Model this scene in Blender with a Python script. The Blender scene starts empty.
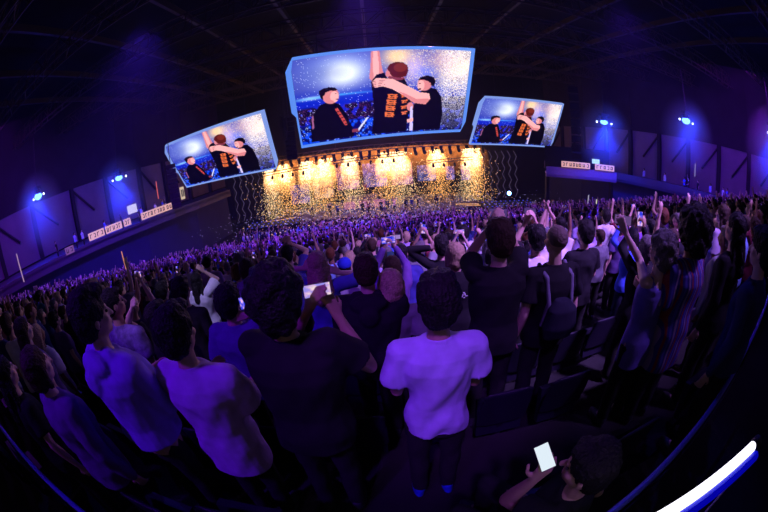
import bpy, bmesh, math, random
import numpy as np
from mathutils import Vector, Matrix
random.seed(7); RN = np.random.RandomState(7)
SC = bpy.context.scene; COL = SC.collection
CZ = 10.3                        # eye height of the camera above the arena floor
rad = math.radians
# ------------------------------------------------------------------ camera
PITCH, ROLL, FPX = 20.0, 5.0, 326.0
def cam_axes():
    p, r = rad(PITCH), rad(ROLL)
    f = Vector((0, math.cos(p), -math.sin(p))); ri = Vector((1, 0, 0)); u = ri.cross(f)
    return ri*math.cos(r)-u*math.sin(r), u*math.cos(r)+ri*math.sin(r), f
AX = cam_axes()
cd = bpy.data.cameras.new('camera'); cam = bpy.data.objects.new('camera', cd); COL.objects.link(cam)
cd.type = 'PANO'; cd.panorama_type = 'FISHEYE_EQUISOLID'
cd.fisheye_lens = FPX/768*36; cd.fisheye_fov = rad(200); cd.sensor_width = 36; cd.sensor_height = 24
cd.clip_start = .01; cd.clip_end = 500
m = Matrix((AX[0], AX[1], -AX[2])).transposed().to_4x4(); m.translation = (0, 0, CZ)
cam.matrix_world = m; SC.camera = cam
def ray(px, py):
    x, y = px-384, 256-py; r = math.hypot(x, y) or 1e-6; t = 2*math.asin(min(1, r/2/FPX))
    return AX[0]*(x/r*math.sin(t))+AX[1]*(y/r*math.sin(t))+AX[2]*math.cos(t)
def azel(az, el, D):
    a, e = rad(az), rad(el)
    return Vector((math.sin(a)*math.cos(e)*D, math.cos(a)*math.cos(e)*D, CZ+math.sin(e)*D))
def project(P):
    v = Vector(P)-Vector((0, 0, CZ)); v.normalize()
    x, y, z = [v.dot(a) for a in AX]; t = math.acos(max(-1, min(1, z))); s = math.hypot(x, y) or 1; r = 2*FPX*math.sin(t/2)
    return 384+r*x/s, 256-r*y/s
# ------------------------------------------------------------------ render look
SC.view_settings.view_transform = 'Standard'; SC.view_settings.look = 'None'
SC.view_settings.gamma = 1; SC.view_settings.exposure = 0; SC.view_settings.use_curve_mapping = False
SC.cycles.use_denoising = True
SC.cycles.max_bounces = 5; SC.cycles.diffuse_bounces = 2; SC.cycles.glossy_bounces = 2; SC.cycles.volume_bounces = 0
SC.cycles.transparent_max_bounces = 12; SC.cycles.sample_clamp_indirect = 3
SC.cycles.volume_step_rate = 4; SC.cycles.volume_max_steps = 48
w = bpy.data.worlds.new('world'); SC.world = w; w.use_nodes = True
w.node_tree.nodes['Background'].inputs[0].default_value = (.75, .50, .85, 1)
w.node_tree.nodes['Background'].inputs[1].default_value = .026
# ------------------------------------------------------------------ materials
def mat(name, col, rough=.8, spec=.2, metal=0, noise=0, nscale=8, bump=0, bscale=40, emit=None, es=0, var=None, objcol=None):
    M = bpy.data.materials.new(name); M.use_nodes = True; nt = M.node_tree; b = nt.nodes['Principled BSDF']
    b.inputs['Base Color'].default_value = (*col, 1); b.inputs['Roughness'].default_value = rough
    b.inputs['Specular IOR Level'].default_value = spec; b.inputs['Metallic'].default_value = metal
    if noise or bump:
        tc = nt.nodes.new('ShaderNodeTexCoord')
    if noise:
        n = nt.nodes.new('ShaderNodeTexNoise'); n.inputs['Scale'].default_value = nscale; n.inputs['Detail'].default_value = 4
        nt.links.new(tc.outputs['Object'], n.inputs['Vector'])
        r = nt.nodes.new('ShaderNodeMix'); r.data_type = 'RGBA'
        r.inputs['A'].default_value = (*[c*(1-noise) for c in col], 1)
        r.inputs['B'].default_value = (*(var or [min(1, c*(1+noise)) for c in col]), 1)
        nt.links.new(n.outputs['Fac'], r.inputs['Factor']); nt.links.new(r.outputs['Result'], b.inputs['Base Color'])
    if bump:
        n = nt.nodes.new('ShaderNodeTexNoise'); n.inputs['Scale'].default_value = bscale; n.inputs['Detail'].default_value = 3
        nt.links.new(tc.outputs['Object'], n.inputs['Vector'])
        bp = nt.nodes.new('ShaderNodeBump'); bp.inputs['Strength'].default_value = bump; bp.inputs['Distance'].default_value = .02
        nt.links.new(n.outputs['Fac'], bp.inputs['Height']); nt.links.new(bp.outputs['Normal'], b.inputs['Normal'])
    if emit:
        b.inputs['Emission Color'].default_value = (*emit, 1); b.inputs['Emission Strength'].default_value = es
    return M
_mc = {}
def fabric(col):
    k = tuple(round(c, 3) for c in col)
    if k not in _mc: _mc[k] = mat('fabric', col, .9, .1, noise=.25, nscale=14, bump=.35, bscale=9)
    return _mc[k]
def glow(name, col, s, sample=False):
    M = bpy.data.materials.new(name); M.use_nodes = True; nt = M.node_tree
    nt.nodes.remove(nt.nodes['Principled BSDF']); e = nt.nodes.new('ShaderNodeEmission')
    e.inputs[0].default_value = (*col, 1); e.inputs[1].default_value = s
    nt.links.new(e.outputs[0], nt.nodes['Material Output'].inputs[0])
    if not sample: M.cycles.emission_sampling = 'NONE'
    return M
SKIN = [mat('skin', c, .55, .35, noise=.12, nscale=20) for c in [(.62, .40, .30), (.50, .30, .21), (.66, .46, .37), (.25, .13, .08)]]
HAIR = {k: mat(k+'_hair', c, .6, .25, noise=.5, nscale=60, bump=.8, bscale=70) for k, c in dict(
    black=(.012, .010, .010), brown=(.05, .028, .016), blond=(.52, .38, .22), grey=(.16, .14, .14), auburn=(.12, .04, .015), shaved=(.20, .14, .12)).items()}
DENIM = mat('denim', (.03, .035, .07), .9, .1, noise=.3, nscale=30)
BLACKCLOTH = mat('black_cloth', (.024, .024, .024), .9, .15, noise=.3, nscale=30)
EYE = mat('eye_gloss', (.06, .05, .05), .15, .6)
SHOE = mat('shoe_leather', (.05, .05, .06), .5, .4)
SHOEBLUE = mat('blue_shoe', (.02, .06, .7), .45, .5)
CONC = mat('concrete', (.026, .026, .024), .9, .2, noise=.4, nscale=3, bump=.3)
DARKMETAL = mat('dark_metal', (.03, .03, .035), .5, .5, .6)
STEEL = mat('rail_steel', (.35, .35, .38), .28, .6, .9)
ROOFM = mat('roof_deck', (.02, .018, .02), .95, .1, noise=.4, nscale=.6)
TRUSSM = mat('truss_metal', (.10, .07, .05), .6, .4, .3)
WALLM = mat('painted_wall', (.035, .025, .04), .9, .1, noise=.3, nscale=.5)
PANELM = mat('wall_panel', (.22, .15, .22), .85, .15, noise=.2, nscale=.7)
BLACKM = mat('black_paint', (.008, .008, .01), .7, .3)
PLASTIC = mat('seat_plastic', (.014, .012, .026), .45, .4, noise=.2)
PHONEM = mat('phone_case', (.02, .02, .025), .4, .5)
# ------------------------------------------------------------------ object helpers
def link(name, me, parent=None, M=None):
    o = bpy.data.objects.new(name, me); COL.objects.link(o)
    if parent: o.parent = parent
    if M is not None and me is not None and hasattr(me, 'materials'):
        if not isinstance(M, (list, tuple)): M = [M]
        for x in M: me.materials.append(x)
    return o
def empty(name, loc=(0, 0, 0), rz=0): 
    o = bpy.data.objects.new(name, None); COL.objects.link(o); o.location = loc; o.rotation_euler = (0, 0, rz); o.empty_display_size = .1; return o
def tag(o, label=None, cat=None, group=None, kind=None):
    if label: o['label'] = label
    if cat: o['category'] = cat
    if group: o['group'] = group
    if kind: o['kind'] = kind
    return o
def nrm(v): v = Vector(v); return v.normalized() if v.length > 1e-9 else Vector((0, 0, 1))
class MB:
    """collects closed shapes, then links them as one mesh"""
    def __init__(s): s.v = []; s.f = []; s.mi = []
    def add(s, vs, fs, mi=0):
        n = len(s.v); s.v += [tuple(v) for v in vs]; s.f += [[i+n for i in f] for f in fs]; s.mi += [mi]*len(fs)
    def tube(s, pts, r, n=8, caps=True, mi=0):
        pts = [Vector(p) for p in pts]; rs = r if isinstance(r, (list, tuple)) else [r]*len(pts)
        d0 = nrm(pts[1]-pts[0]); ref = Vector((0, 0, 1)) if abs(d0.z) < .9 else Vector((1, 0, 0)); a = nrm(d0.cross(ref)); vs = []
        for i, p in enumerate(pts):
            d = nrm(pts[min(i+1, len(pts)-1)]-pts[max(i-1, 0)]); a = nrm(a-d*a.dot(d)); b = d.cross(a)
            vs += [p+(a*math.cos(2*math.pi*k/n)+b*math.sin(2*math.pi*k/n))*rs[i] for k in range(n)]
        fs = [[i*n+k, i*n+(k+1) % n, (i+1)*n+(k+1) % n, (i+1)*n+k] for i in range(len(pts)-1) for k in range(n)]
        if caps: fs += [list(range(n))[::-1], [(len(pts)-1)*n+k for k in range(n)]]
        s.add(vs, fs, mi)
    def cap(s, p0, r0, p1, r1, n=10, k=3, mi=0):   # tapered limb with round ends
        p0, p1 = Vector(p0), Vector(p1); d = nrm(p1-p0); P = []; Q = []
        for i in range(k): a = math.pi/2*(i+.35)/(k); P.append(p0-d*r0*math.cos(a)); Q.append(r0*math.sin(a))
        P.append(p0); Q.append(r0); P.append(p1); Q.append(r1)
        for i in range(k)[::-1]: a = math.pi/2*(i+.35)/(k); P.append(p1+d*r1*math.cos(a)); Q.append(r1*math.sin(a))
        if (p1-p0).length < 1e-4: P = P[:k+1]+P[k+2:]; Q = Q[:k+1]+Q[k+2:]
        s.tube(P, Q, n, True, mi)
    def ell(s, c, r, M=None, n=14, k=9, mi=0):
        c = Vector(c); vs = []; 
        for i in range(k+1):
            t = math.pi*(i+.3)/(k+.6)
            for j in range(n):
                v = Vector((r[0]*math.sin(t)*math.cos(2*math.pi*j/n), r[1]*math.sin(t)*math.sin(2*math.pi*j/n), r[2]*math.cos(t)))
                vs.append(c+(M @ v if M else v))
        fs = [[i*n+j, (i+1)*n+j, (i+1)*n+(j+1) % n, i*n+(j+1) % n] for i in range(k) for j in range(n)]
        fs += [list(range(n)), [k*n+j for j in range(n)][::-1]]
        s.add(vs, fs, mi)
    def loft(s, rings, n=18, mi=0):                # rings (cx,cy,cz,rx,ry) bottom to top
        vs = []; 
        for (x, y, z, a, b) in rings:
            for j in range(n):
                c_, s_ = math.cos(2*math.pi*j/n), math.sin(2*math.pi*j/n)
                vs.append((x+a*math.copysign(abs(c_)**.85, c_), y+b*math.copysign(abs(s_)**.9, s_), z))
        K = len(rings)
        fs = [[i*n+j, i*n+(j+1) % n, (i+1)*n+(j+1) % n, (i+1)*n+j] for i in range(K-1) for j in range(n)]
        fs += [list(range(n))[::-1], [(K-1)*n+j for j in range(n)]]
        s.add(vs, fs, mi)
    def box(s, c, d, rz=0, R=None, mi=0):
        c = Vector(c); M = R if R else Matrix.Rotation(rz, 3, 'Z'); vs = []
        for x in (-.5, .5):
            for y in (-.5, .5):
                for z in (-.5, .5): vs.append(c+M @ Vector((x*d[0], y*d[1], z*d[2])))
        s.add(vs, [[0, 1, 3, 2], [4, 6, 7, 5], [0, 4, 5, 1], [2, 3, 7, 6], [0, 2, 6, 4], [1, 5, 7, 3]], mi)
    def prism(s, poly, thick, O, U, V, mi=0, hole=None):   # extruded outline in the plane O + u U + v V
        O, U, V = Vector(O), Vector(U), Vector(V); N = nrm(U.cross(V)); n = len(poly)
        a = [O+U*p[0]+V*p[1] for p in poly]; b = [p-N*thick for p in a]
        if hole:
            h = [O+U*p[0]+V*p[1] for p in hole]; g = [p-N*thick for p in h]
            fs = []
            for i in range(n):
                j = (i+1) % n
                fs += [[i, j, 2*n+j, 2*n+i], [n+i, 3*n+i, 3*n+j, n+j], [i, n+i, n+j, j], [2*n+i, 2*n+j, 3*n+j, 3*n+i]]
            s.add(a+b+h+g, fs, mi)
        else:
            s.add(a+b, [list(range(n)), [n+i for i in range(n)][::-1]]+[[i, n+i, n+(i+1) % n, (i+1) % n] for i in range(n)], mi)
    def mesh(s, name, smooth=False):
        me = bpy.data.meshes.new(name); me.from_pydata(s.v, [], s.f)
        if any(s.mi): me.polygons.foreach_set('material_index', s.mi)
        if smooth: me.polygons.foreach_set('use_smooth', [True]*len(me.polygons))
        me.update(); return me
    def build(s, name, M, parent=None, smooth=False):
        return link(name, s.mesh(name, smooth), parent, M)
    def skin(s, name, vox=.012, smooth=4, fold=0, curl=0, seed=0):   # fuse into one continuous smooth surface
        me = s.mesh(name)
        bm = bmesh.new(); bm.from_mesh(me); bmesh.ops.recalc_face_normals(bm, faces=bm.faces); bm.to_mesh(me); bm.free()
        o = bpy.data.objects.new('temporary', me); COL.objects.link(o)
        r = o.modifiers.new('r', 'REMESH'); r.mode = 'VOXEL'; r.voxel_size = vox
        q = o.modifiers.new('s', 'SMOOTH'); q.iterations = smooth; q.factor = .5
        dg = bpy.context.evaluated_depsgraph_get(); out = bpy.data.meshes.new_from_object(o.evaluated_get(dg)); out.name = name
        bpy.data.objects.remove(o); bpy.data.meshes.remove(me)
        if fold or curl:
            N = len(out.vertices); co = np.zeros(N*3); no = np.zeros(N*3)
            out.vertices.foreach_get('co', co); out.vertices.foreach_get('normal', no); co = co.reshape(-1, 3); no = no.reshape(-1, 3)
            x, y, z = co.T; q = seed*1.7; d = np.zeros(N)
            if fold:
                a = np.sin(26*x+9*z+q+3*np.sin(5*z+q))*np.cos(8*z+3*y+q)+.7*np.sin(22*(z+.8*np.abs(x))+6*y+q*2+2*np.sin(11*x+q))
                d += fold*(a+.5*np.sin(47*x-31*z+q)*np.sin(33*y+q))*np.clip((1.5-z)*6, 0, 1)
            if curl: d += curl*(np.sin(55*x+q)*np.sin(60*y+q)*np.sin(52*z)+.7*np.sin(31*x+q*3)*np.sin(35*z+q)+.5*np.sin(95*y+z*70)*np.sin(88*x))
            out.vertices.foreach_set('co', (co+no*d[:, None]).ravel())
        out.polygons.foreach_set('use_smooth', [True]*len(out.polygons)); out.update(); return out
# ------------------------------------------------------------------ the raked seating surface
KN = [(-4, -1.7), (.35, -2.05), (1.2, -2.27), (2.4, -2.62), (6.5, -3.77), (12, -5.2), (20, -7.1), (35, -10.3), (200, -10.3)]
def fz(ye):
    for (a, za), (b, zb) in zip(KN, KN[1:]):
        if ye <= b: return CZ+za+(zb-za)*(ye-a)/(b-a)
def g(x):   # rows run slightly skewed to the camera
    return -.2*x if x < 0 else (0 if x < 2 else -.2*(x-2))
def eff(x, y): return y+g(x)
PITCHROW = .85
def rowz(k): return fz(1.2+PITCHROW*k) if k < 40 else 0.
ROW0 = 1.2
# ------------------------------------------------------------------ people
def ik(S, T, l1, l2, bend):
    S, T = Vector(S), Vector(T); d = T-S; L = d.length
    if L > (l1+l2)*.985: d = d*((l1+l2)*.985/L); L = d.length; T = S+d
    if L < .12: L = .12; d = nrm(d)*.12; T = S+d
    u = nrm(d); a = (l1*l1-l2*l2+L*L)/(2*L); h = math.sqrt(max(0, l1*l1-a*a)); b = Vector(bend); b = nrm(b-u*b.dot(u))
    return S+u*a+b*h, T
def hand(mb, W, d, palm, side, curl=.5, n=6, r=.0085):
    """palm + four unequal curled fingers + thumb; d finger direction, palm = palm normal"""
    d = nrm(d); palm = nrm(Vector(palm)-d*Vector(palm).dot(d)); s = nrm(d.cross(palm))*side
    for k in (-1, 0, 1): mb.cap(W+s*.012*k, .016, W+d*.085+s*.024*k, .0135, n, 2)
    for k, L in zip((-1.5, -.5, .5, 1.5), (.070, .078, .074, .058)):
        a = W+d*.088+s*.0195*k; d1 = nrm(d*math.cos(curl*.6)+palm*math.sin(curl*.6)+s*.08*k); b = a+d1*L*.55
        d2 = nrm(d*math.cos(curl*1.9)+palm*math.sin(curl*1.9)); c = b+d2*L*.5
        mb.cap(a, r*1.05, b, r, n, 2); mb.cap(b, r, c, r*.85, n, 2)
    a = W+d*.03-s*.026; b = a+nrm(d*.7-s*.75+palm*.25)*.042; c = b+nrm(d*.9-s*.2+palm*.5)*.034
    mb.cap(a, .013, b, .0105, n, 2); mb.cap(b, .0105, c, .009, n, 2)
DOWN = {-1: (-.27, .03, .80), 1: (.27, .03, .80)}
def joints(P):
    """skeleton in the local frame: faces +Y, 1.75 m tall, origin between the feet"""
    J = {}; fem = P.get('fem', 0); J['fem'] = fem; J['bulk'] = P.get('bulk', 1)
    dz = -.46 if P.get('seated') else 0; J['dz'] = dz; J['sh'] = {}
    for s in (-1, 1):
        S = Vector((s*(.185-.02*fem), -.005, 1.405+dz)); T = P.get('hands', {}).get(s)
        T = Vector(T) if T is not None else Vector(DOWN[s])+Vector((0, 0, dz*.55))
        up = T.z > 1.25+dz
        if up: S += Vector((-s*.02, 0, .035))
        bend = P.get('bend', {}).get(s, (s*.55, .3, -.9) if up else (s*.2, -.8, -.8))
        E_, W_ = ik(S, T, .29, .265, bend); J[s] = (S, E_, W_); J['sh'][s] = up
    hp, hy = P.get('hpitch', 0), P.get('hyaw', 0)
    piv = Vector((0, -.01, 1.50+dz)); R = Matrix.Rotation(rad(hy), 3, 'Z') @ Matrix.Rotation(rad(hp), 3, 'X') @ Matrix.Rotation(rad(P.get('hroll', 0)), 3, 'Y')
    J['H'] = lambda v: piv+R @ (Vector(v)+Vector((0, 0, dz))-piv); J['HR'] = R
    J['seated'] = bool(P.get('seated'))
    sp = P.get('stance', .10)
    if J['seated']: J['legs'] = {s: (Vector((s*.09, 0, .47)), Vector((s*.13, .44, .50)), Vector((s*.13, .42, .09))) for s in (-1, 1)}
    else: J['legs'] = {s: (Vector((s*.09, 0, .91)), Vector((s*(.03+sp*.75), .015, .50)), Vector((s*sp, -.02, .09))) for s in (-1, 1)}
    return J
def torso_rings(J, o=0., top=True, hem=.84):
    f, b, dz = J['fem'], J['bulk'], J['dz']
    R = [(0, 0, hem, .165*b+.01*f+o, .115*b+o), (0, 0, .95, .160*b+.01*f+o, .118*b+o), (0, .005, 1.08, (.140-.018*f)*b+o, .105*b+o), (0, .01, 1.22, .158*b-.012*f+o, .118*b+o),
         (0, .0, 1.33, .172*b-.012*f+o, .122*b+o), (0, -.01, 1.40, .165*b-.015*f+o*.9, .10*b+o*.8)]
    if top: R += [(0, -.015, 1.445, .115+o*.7, .07+o*.6), (0, -.012, 1.475, .066+o*.5, .06+o*.5)]
    return [(x, y, z+dz, a, c) for x, y, z, a, c in R]
def body_mesh(P, J, vox, n=8):
    mb = MB(); H = J['H']; dz = J['dz']
    mb.loft(torso_rings(J, -.012, True, .86))
    mb.ell((0, -.005, .93+dz), (.15, .105, .10))
    mb.cap((0, -.02, 1.44+dz), .056, H((0, -.005, 1.575)), .050, 10)
    for s in (-1, 1):
        S, E_, W_ = J[s]
        mb.cap((s*.09, -.012, 1.42+dz), .052, S, .050, n)
        mb.cap(S, .050, S.lerp(E_, .5), .045, n); mb.cap(S.lerp(E_, .5), .045, E_, .036, n)
        mb.cap(E_, .037, E_.lerp(W_, .35), .038, n); mb.cap(E_.lerp(W_, .35), .038, W_, .023, n)
        d = W_-E_; hd = P.get('hdir', {}).get(s); up = W_.z > 1.25+dz
        hd = Vector(hd) if hd else nrm(nrm(d)+Vector((0, 0, .25 if up else -.1)))
        hand(mb, W_, hd, P.get('palm', {}).get(s, (-s*.8, .6, 0)), s*(1), P.get('curl', .55))
        a, k, f = J['legs'][s]
        mb.cap(a, .088, a.lerp(k, .5), .075, n); mb.cap(a.lerp(k, .5), .075, k, .054, n)
        mb.cap(k, .054, k.lerp(f, .35), .054, n); mb.cap(k.lerp(f, .35), .054, f, .036, n)
        mb.cap(f, .036, f+Vector((s*.01, .12, -.045)), .03, n)
    R = J['HR']
    mb.ell(H((0, -.012, 1.672)), (.075, .096, .092), R); mb.ell(H((0, .022, 1.615)), (.061, .072, .082), R)
    mb.ell(H((0, .062, 1.568)), (.030, .028, .026), R)                                  # chin
    mb.cap(H((0, .094, 1.655)), .009, H((0, .112, 1.622)), .014, 8, 2)                 # nose
    mb.cap(H((-.030, .082, 1.672)), .012, H((.030, .082, 1.672)), .012, 8, 2)           # brow
    mb.cap(H((-.018, .090, 1.592)), .0075, H((.018, .090, 1.592)), .0075, 8, 2)         # lips
    for s in (-1, 1):
        mb.ell(H((s*.078, -.008, 1.635)), (.010, .018, .030), R)
        mb.ell(H((s*.045, .058, 1.625)), (.020, .022, .022), R)                          # cheek
    return mb.skin('body', vox, 3)
def shirt_mesh(P, J, vox, seed):
    kind = P.get('top', 'tee'); mb = MB(); dz = J['dz']; o = {'tee': .021, 'loose': .036, 'hoodie': .04, 'long': .015, 'tank': .010, 'jacket': .035}[kind]
    hem = P.get('hem', .83); mb.loft(torso_rings(J, o, kind != 'tank', hem), 24)
    for s in (-1, 1):
        S, E_, W_ = J[s]
        if kind == 'tank':
            mb.cap((s*.085, .05, 1.38+dz), .03, (s*.085, -.02, 1.455+dz), .022); mb.cap((s*.085, -.02, 1.455+dz), .022, (s*.085, -.08, 1.38+dz), .03); continue
        mb.cap((s*.08, -.012, 1.412+dz), .055+o*.6, S, .053+o*.7, 12)
        if kind in ('tee', 'loose'):
            T = S.lerp(E_, .62 if kind == 'tee' else .8); mb.tube([S-(T-S)*.05, S.lerp(T, .5), T], [.052+o*.6, .053+o*1.1, .055+o*1.5], 14)
            mb.cap(S, .053+o*.7, S.lerp(T, .3), .05+o, 12)
        else:
            q = .95 if kind != 'long' else .93
            mb.cap(S, .053+o*.7, E_, .043+o*.7, 12); mb.cap(E_, .043+o*.7, E_.lerp(W_, q), .031+o*.5, 12)
    if kind == 'hoodie':   # hood lying behind the neck
        mb.ell((0, -.10, 1.45+dz), (.13, .065, .07)); mb.cap((-.085, -.03, 1.485+dz), .035, (.085, -.03, 1.485+dz), .035)
        mb.cap((-.10, -.03, 1.47+dz), .035, (-.05, .07, 1.42+dz), .03); mb.cap((.10, -.03, 1.47+dz), .035, (.05, .07, 1.42+dz), .03)
        mb.ell((0, -.165, 1.385+dz), (.07, .03, .07))
    elif kind != 'tank':
        pts = [(.063*math.cos(a), -.012+.06*math.sin(a), 1.476+dz-.010*math.sin(a)*1.5) for a in [i*math.pi/5 for i in range(11)]]
        mb.tube(pts, .009, 6, False)
    return mb.skin('shirt', vox, 2, fold=P.get('fold', .0045), seed=seed)
def trousers_mesh(P, J, vox):
    mb = MB(); dz = J['dz']
    mb.loft([(0, 0, .80+dz, .150*J['bulk'], .108), (0, 0, .88+dz, .156*J['bulk'], .112), (0, 0, .96+dz, .145*J['bulk'], .105)])
    for s in (-1, 1):
        a, k, f = J['legs'][s]; mb.cap(a-Vector((0, 0, .03)), .090, k, .070, 12); mb.tube([k+(a-k)*.03, k.lerp(f, .5), f+Vector((0, 0, .0))], [.072, .066, .060], 14)
    return mb.skin('trousers', vox, 2, fold=.003)
def hair_mesh(P, J, vox, seed):
    st = P.get('hair', 'short'); H, R = J['H'], J['HR']; mb = MB(); curl = .0025
    if st == 'shaved': mb.ell(H((0, -.020, 1.680)), (.0775, .093, .088), R); curl = 0
    elif st == 'short': mb.ell(H((0, -.022, 1.688)), (.085, .098, .094), R); mb.ell(H((0, -.038, 1.652)), (.081, .078, .080), R); mb.ell(H((0, -.048, 1.618)), (.070, .060, .055), R); mb.ell(H((0, .045, 1.735)), (.06, .05, .032), R)
    elif st == 'full': mb.ell(H((0, -.022, 1.698)), (.098, .110, .104), R); mb.ell(H((0, -.040, 1.655)), (.094, .090, .090), R); mb.ell(H((0, -.052, 1.612)), (.078, .066, .062), R); mb.ell(H((0, .045, 1.752)), (.07, .06, .04), R); mb.ell(H((.02, -.02, 1.775)), (.06, .07, .035), R); curl = .005
    elif st == 'afro': mb.ell(H((0, -.03, 1.71)), (.155, .150, .150), R); mb.ell(H((0, -.05, 1.65)), (.148, .13, .13), R); mb.ell(H((0, -.07, 1.60)), (.12, .10, .10), R); curl = .014
    elif st == 'curly': mb.ell(H((0, -.03, 1.70)), (.115, .120, .115), R); mb.ell(H((0, -.05, 1.65)), (.108, .10, .10), R); mb.ell(H((0, -.06, 1.60)), (.088, .075, .08), R); curl = .011
    elif st == 'long':
        mb.ell(H((0, -.022, 1.688)), (.090, .103, .098), R); mb.ell(H((0, -.06, 1.60)), (.088, .070, .10), R)
        mb.cap(H((0, -.070, 1.58)), .066, (0, -.125, 1.36+J['dz']), .058, 14)
        for s in (-1, 1): mb.cap(H((s*.07, -.02, 1.64)), .032, (s*.095, -.075, 1.40+J['dz']), .032, 10)
        curl = .004
    elif st == 'bob':
        mb.ell(H((0, -.022, 1.688)), (.092, .102, .098), R); mb.ell(H((0, -.035, 1.65)), (.094, .092, .09), R); mb.ell(H((0, -.045, 1.60)), (.090, .078, .085), R)
        for s in (-1, 1): mb.cap(H((s*.078, -.005, 1.66)), .026, H((s*.080, -.01, 1.555)), .024, 10)
        curl = .004
    elif st == 'bun': mb.ell(H((0, -.022, 1.686)), (.085, .098, .094), R); mb.ell(H((0, -.075, 1.78)), (.045, .045, .04), R); curl = .003
    me = mb.skin('hair', vox, 5, curl=curl, seed=seed)
    if st in ('short', 'full', 'long', 'bob', 'bun'):      # locks running down from the crown
        N = len(me.vertices); co = np.zeros(N*3); no = np.zeros(N*3); me.vertices.foreach_get('co', co); me.vertices.foreach_get('normal', no); co = co.reshape(-1, 3); no = no.reshape(-1, 3)
        c = np.array(H((0, -.02, 1.68))); v = co-c; a = np.arctan2(v[:, 1], v[:, 0]); rr = np.hypot(v[:, 0], v[:, 1])
        d = .0022*np.sin(34*a+30*co[:, 2]+seed)*np.clip(rr/.05, 0, 1)+.0015*np.sin(61*a-22*co[:, 2]+2*seed); me.vertices.foreach_set('co', (co+no*d[:, None]).ravel()); me.update()
    return me
def cap_mesh(J):
    H, R = J['H'], J['HR']; mb = MB()
    mb.ell(H((0, -.015, 1.705)), (.092, .108, .085), R); mb.cap(H((-.05, .09, 1.70)), .008, H((.05, .09, 1.70)), .008)
    mb.ell(H((0, .115, 1.695)), (.07, .07, .010), R); return mb.skin('cap', .008, 2)
def shoe_mesh(J, s):
    f = J['legs'][s][2]; mb = MB(); 
    mb.ell((f.x+s*.008, f.y+.055, .050), (.048, .135, .042)); mb.ell((f.x, f.y-.01, .085), (.045, .06, .05)); mb.ell((f.x+s*.008, f.y+.055, .016), (.052, .142, .016))
    return mb.skin('shoe', .01, 2)
def figure(P, vox=.012, seed=0):
    """list of (part name, mesh, material)"""
    J = joints(P); L = [('body', body_mesh(P, J, vox), P.get('skin', SKIN[0])), ('shirt', shirt_mesh(P, J, vox*1.15, seed), P.get('shirt')),
         ('trousers', trousers_mesh(P, J, vox*1.6), P.get('pants', BLACKCLOTH))]
    if P.get('hair') != 'none': L.append(('hair', hair_mesh(P, J, vox, seed), P.get('haircol', HAIR['black'])))
    if P.get('cap'): L.append(('cap', cap_mesh(J), P['cap']))
    for s in (-1, 1): L.append(('shoe', shoe_mesh(J, s), P.get('shoe', SHOE)))
    return J, L
def phone(Pw, facing, up, label, group=None, M=None, w=.072, h=.150):
    """facing = direction the lit screen looks to, up = long side"""
    e = empty('phone', Pw); N = nrm(facing); U = nrm(Vector(up)-N*Vector(up).dot(N)); S = U.cross(N); R = Matrix((S, U, N)).transposed()
    a = MB(); a.box((0, 0, 0), (w, h, .008), R=R); c = a.build('case', PHONEM, e)
    b = c.modifiers.new('bevel', 'BEVEL'); b.width = .003; b.segments = 2
    a = MB(); a.box(N*.0046, (w*.92, h*.94, .001), R=R); a.build('display', M or SCREENLIT, e)
    a = MB(); a.box(N*-.006+U*h*.36+S*w*.25, (.022, .022, .003), R=R); a.build('camera_lens', DARKMETAL, e)
    return tag(e, label, 'phone', group)
def screen_noise(name, s, cols):
    M = glow(name, (1, 1, 1), s, False); nt = M.node_tree; e = nt.nodes['Emission']
    tc = nt.nodes.new('ShaderNodeTexCoord'); n = nt.nodes.new('ShaderNodeTexNoise'); n.inputs['Scale'].default_value = 2.3
    r = nt.nodes.new('ShaderNodeValToRGB'); nt.links.new(tc.outputs['Generated'], n.inputs['Vector']); nt.links.new(n.outputs['Fac'], r.inputs[0]); nt.links.new(r.outputs[0], e.inputs[0])
    r.color_ramp.elements[0].position = .38; r.color_ramp.elements[1].position = .62
    r.color_ramp.elements[0].color = (*cols[0], 1); r.color_ramp.elements[1].color = (*cols[1], 1)
    q = r.color_ramp.elements.new(.5); q.color = (*cols[2], 1); return M
SCREENLIT = screen_noise('phone_display', 1.0, [(.02, .04, .8), (.9, .5, .8), (.3, .2, .9)])
WHITELIT = glow('white_phone_display', (.75, .86, .95), 1.0)
PEOPLE = []   # x, y, radius: taken places
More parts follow.
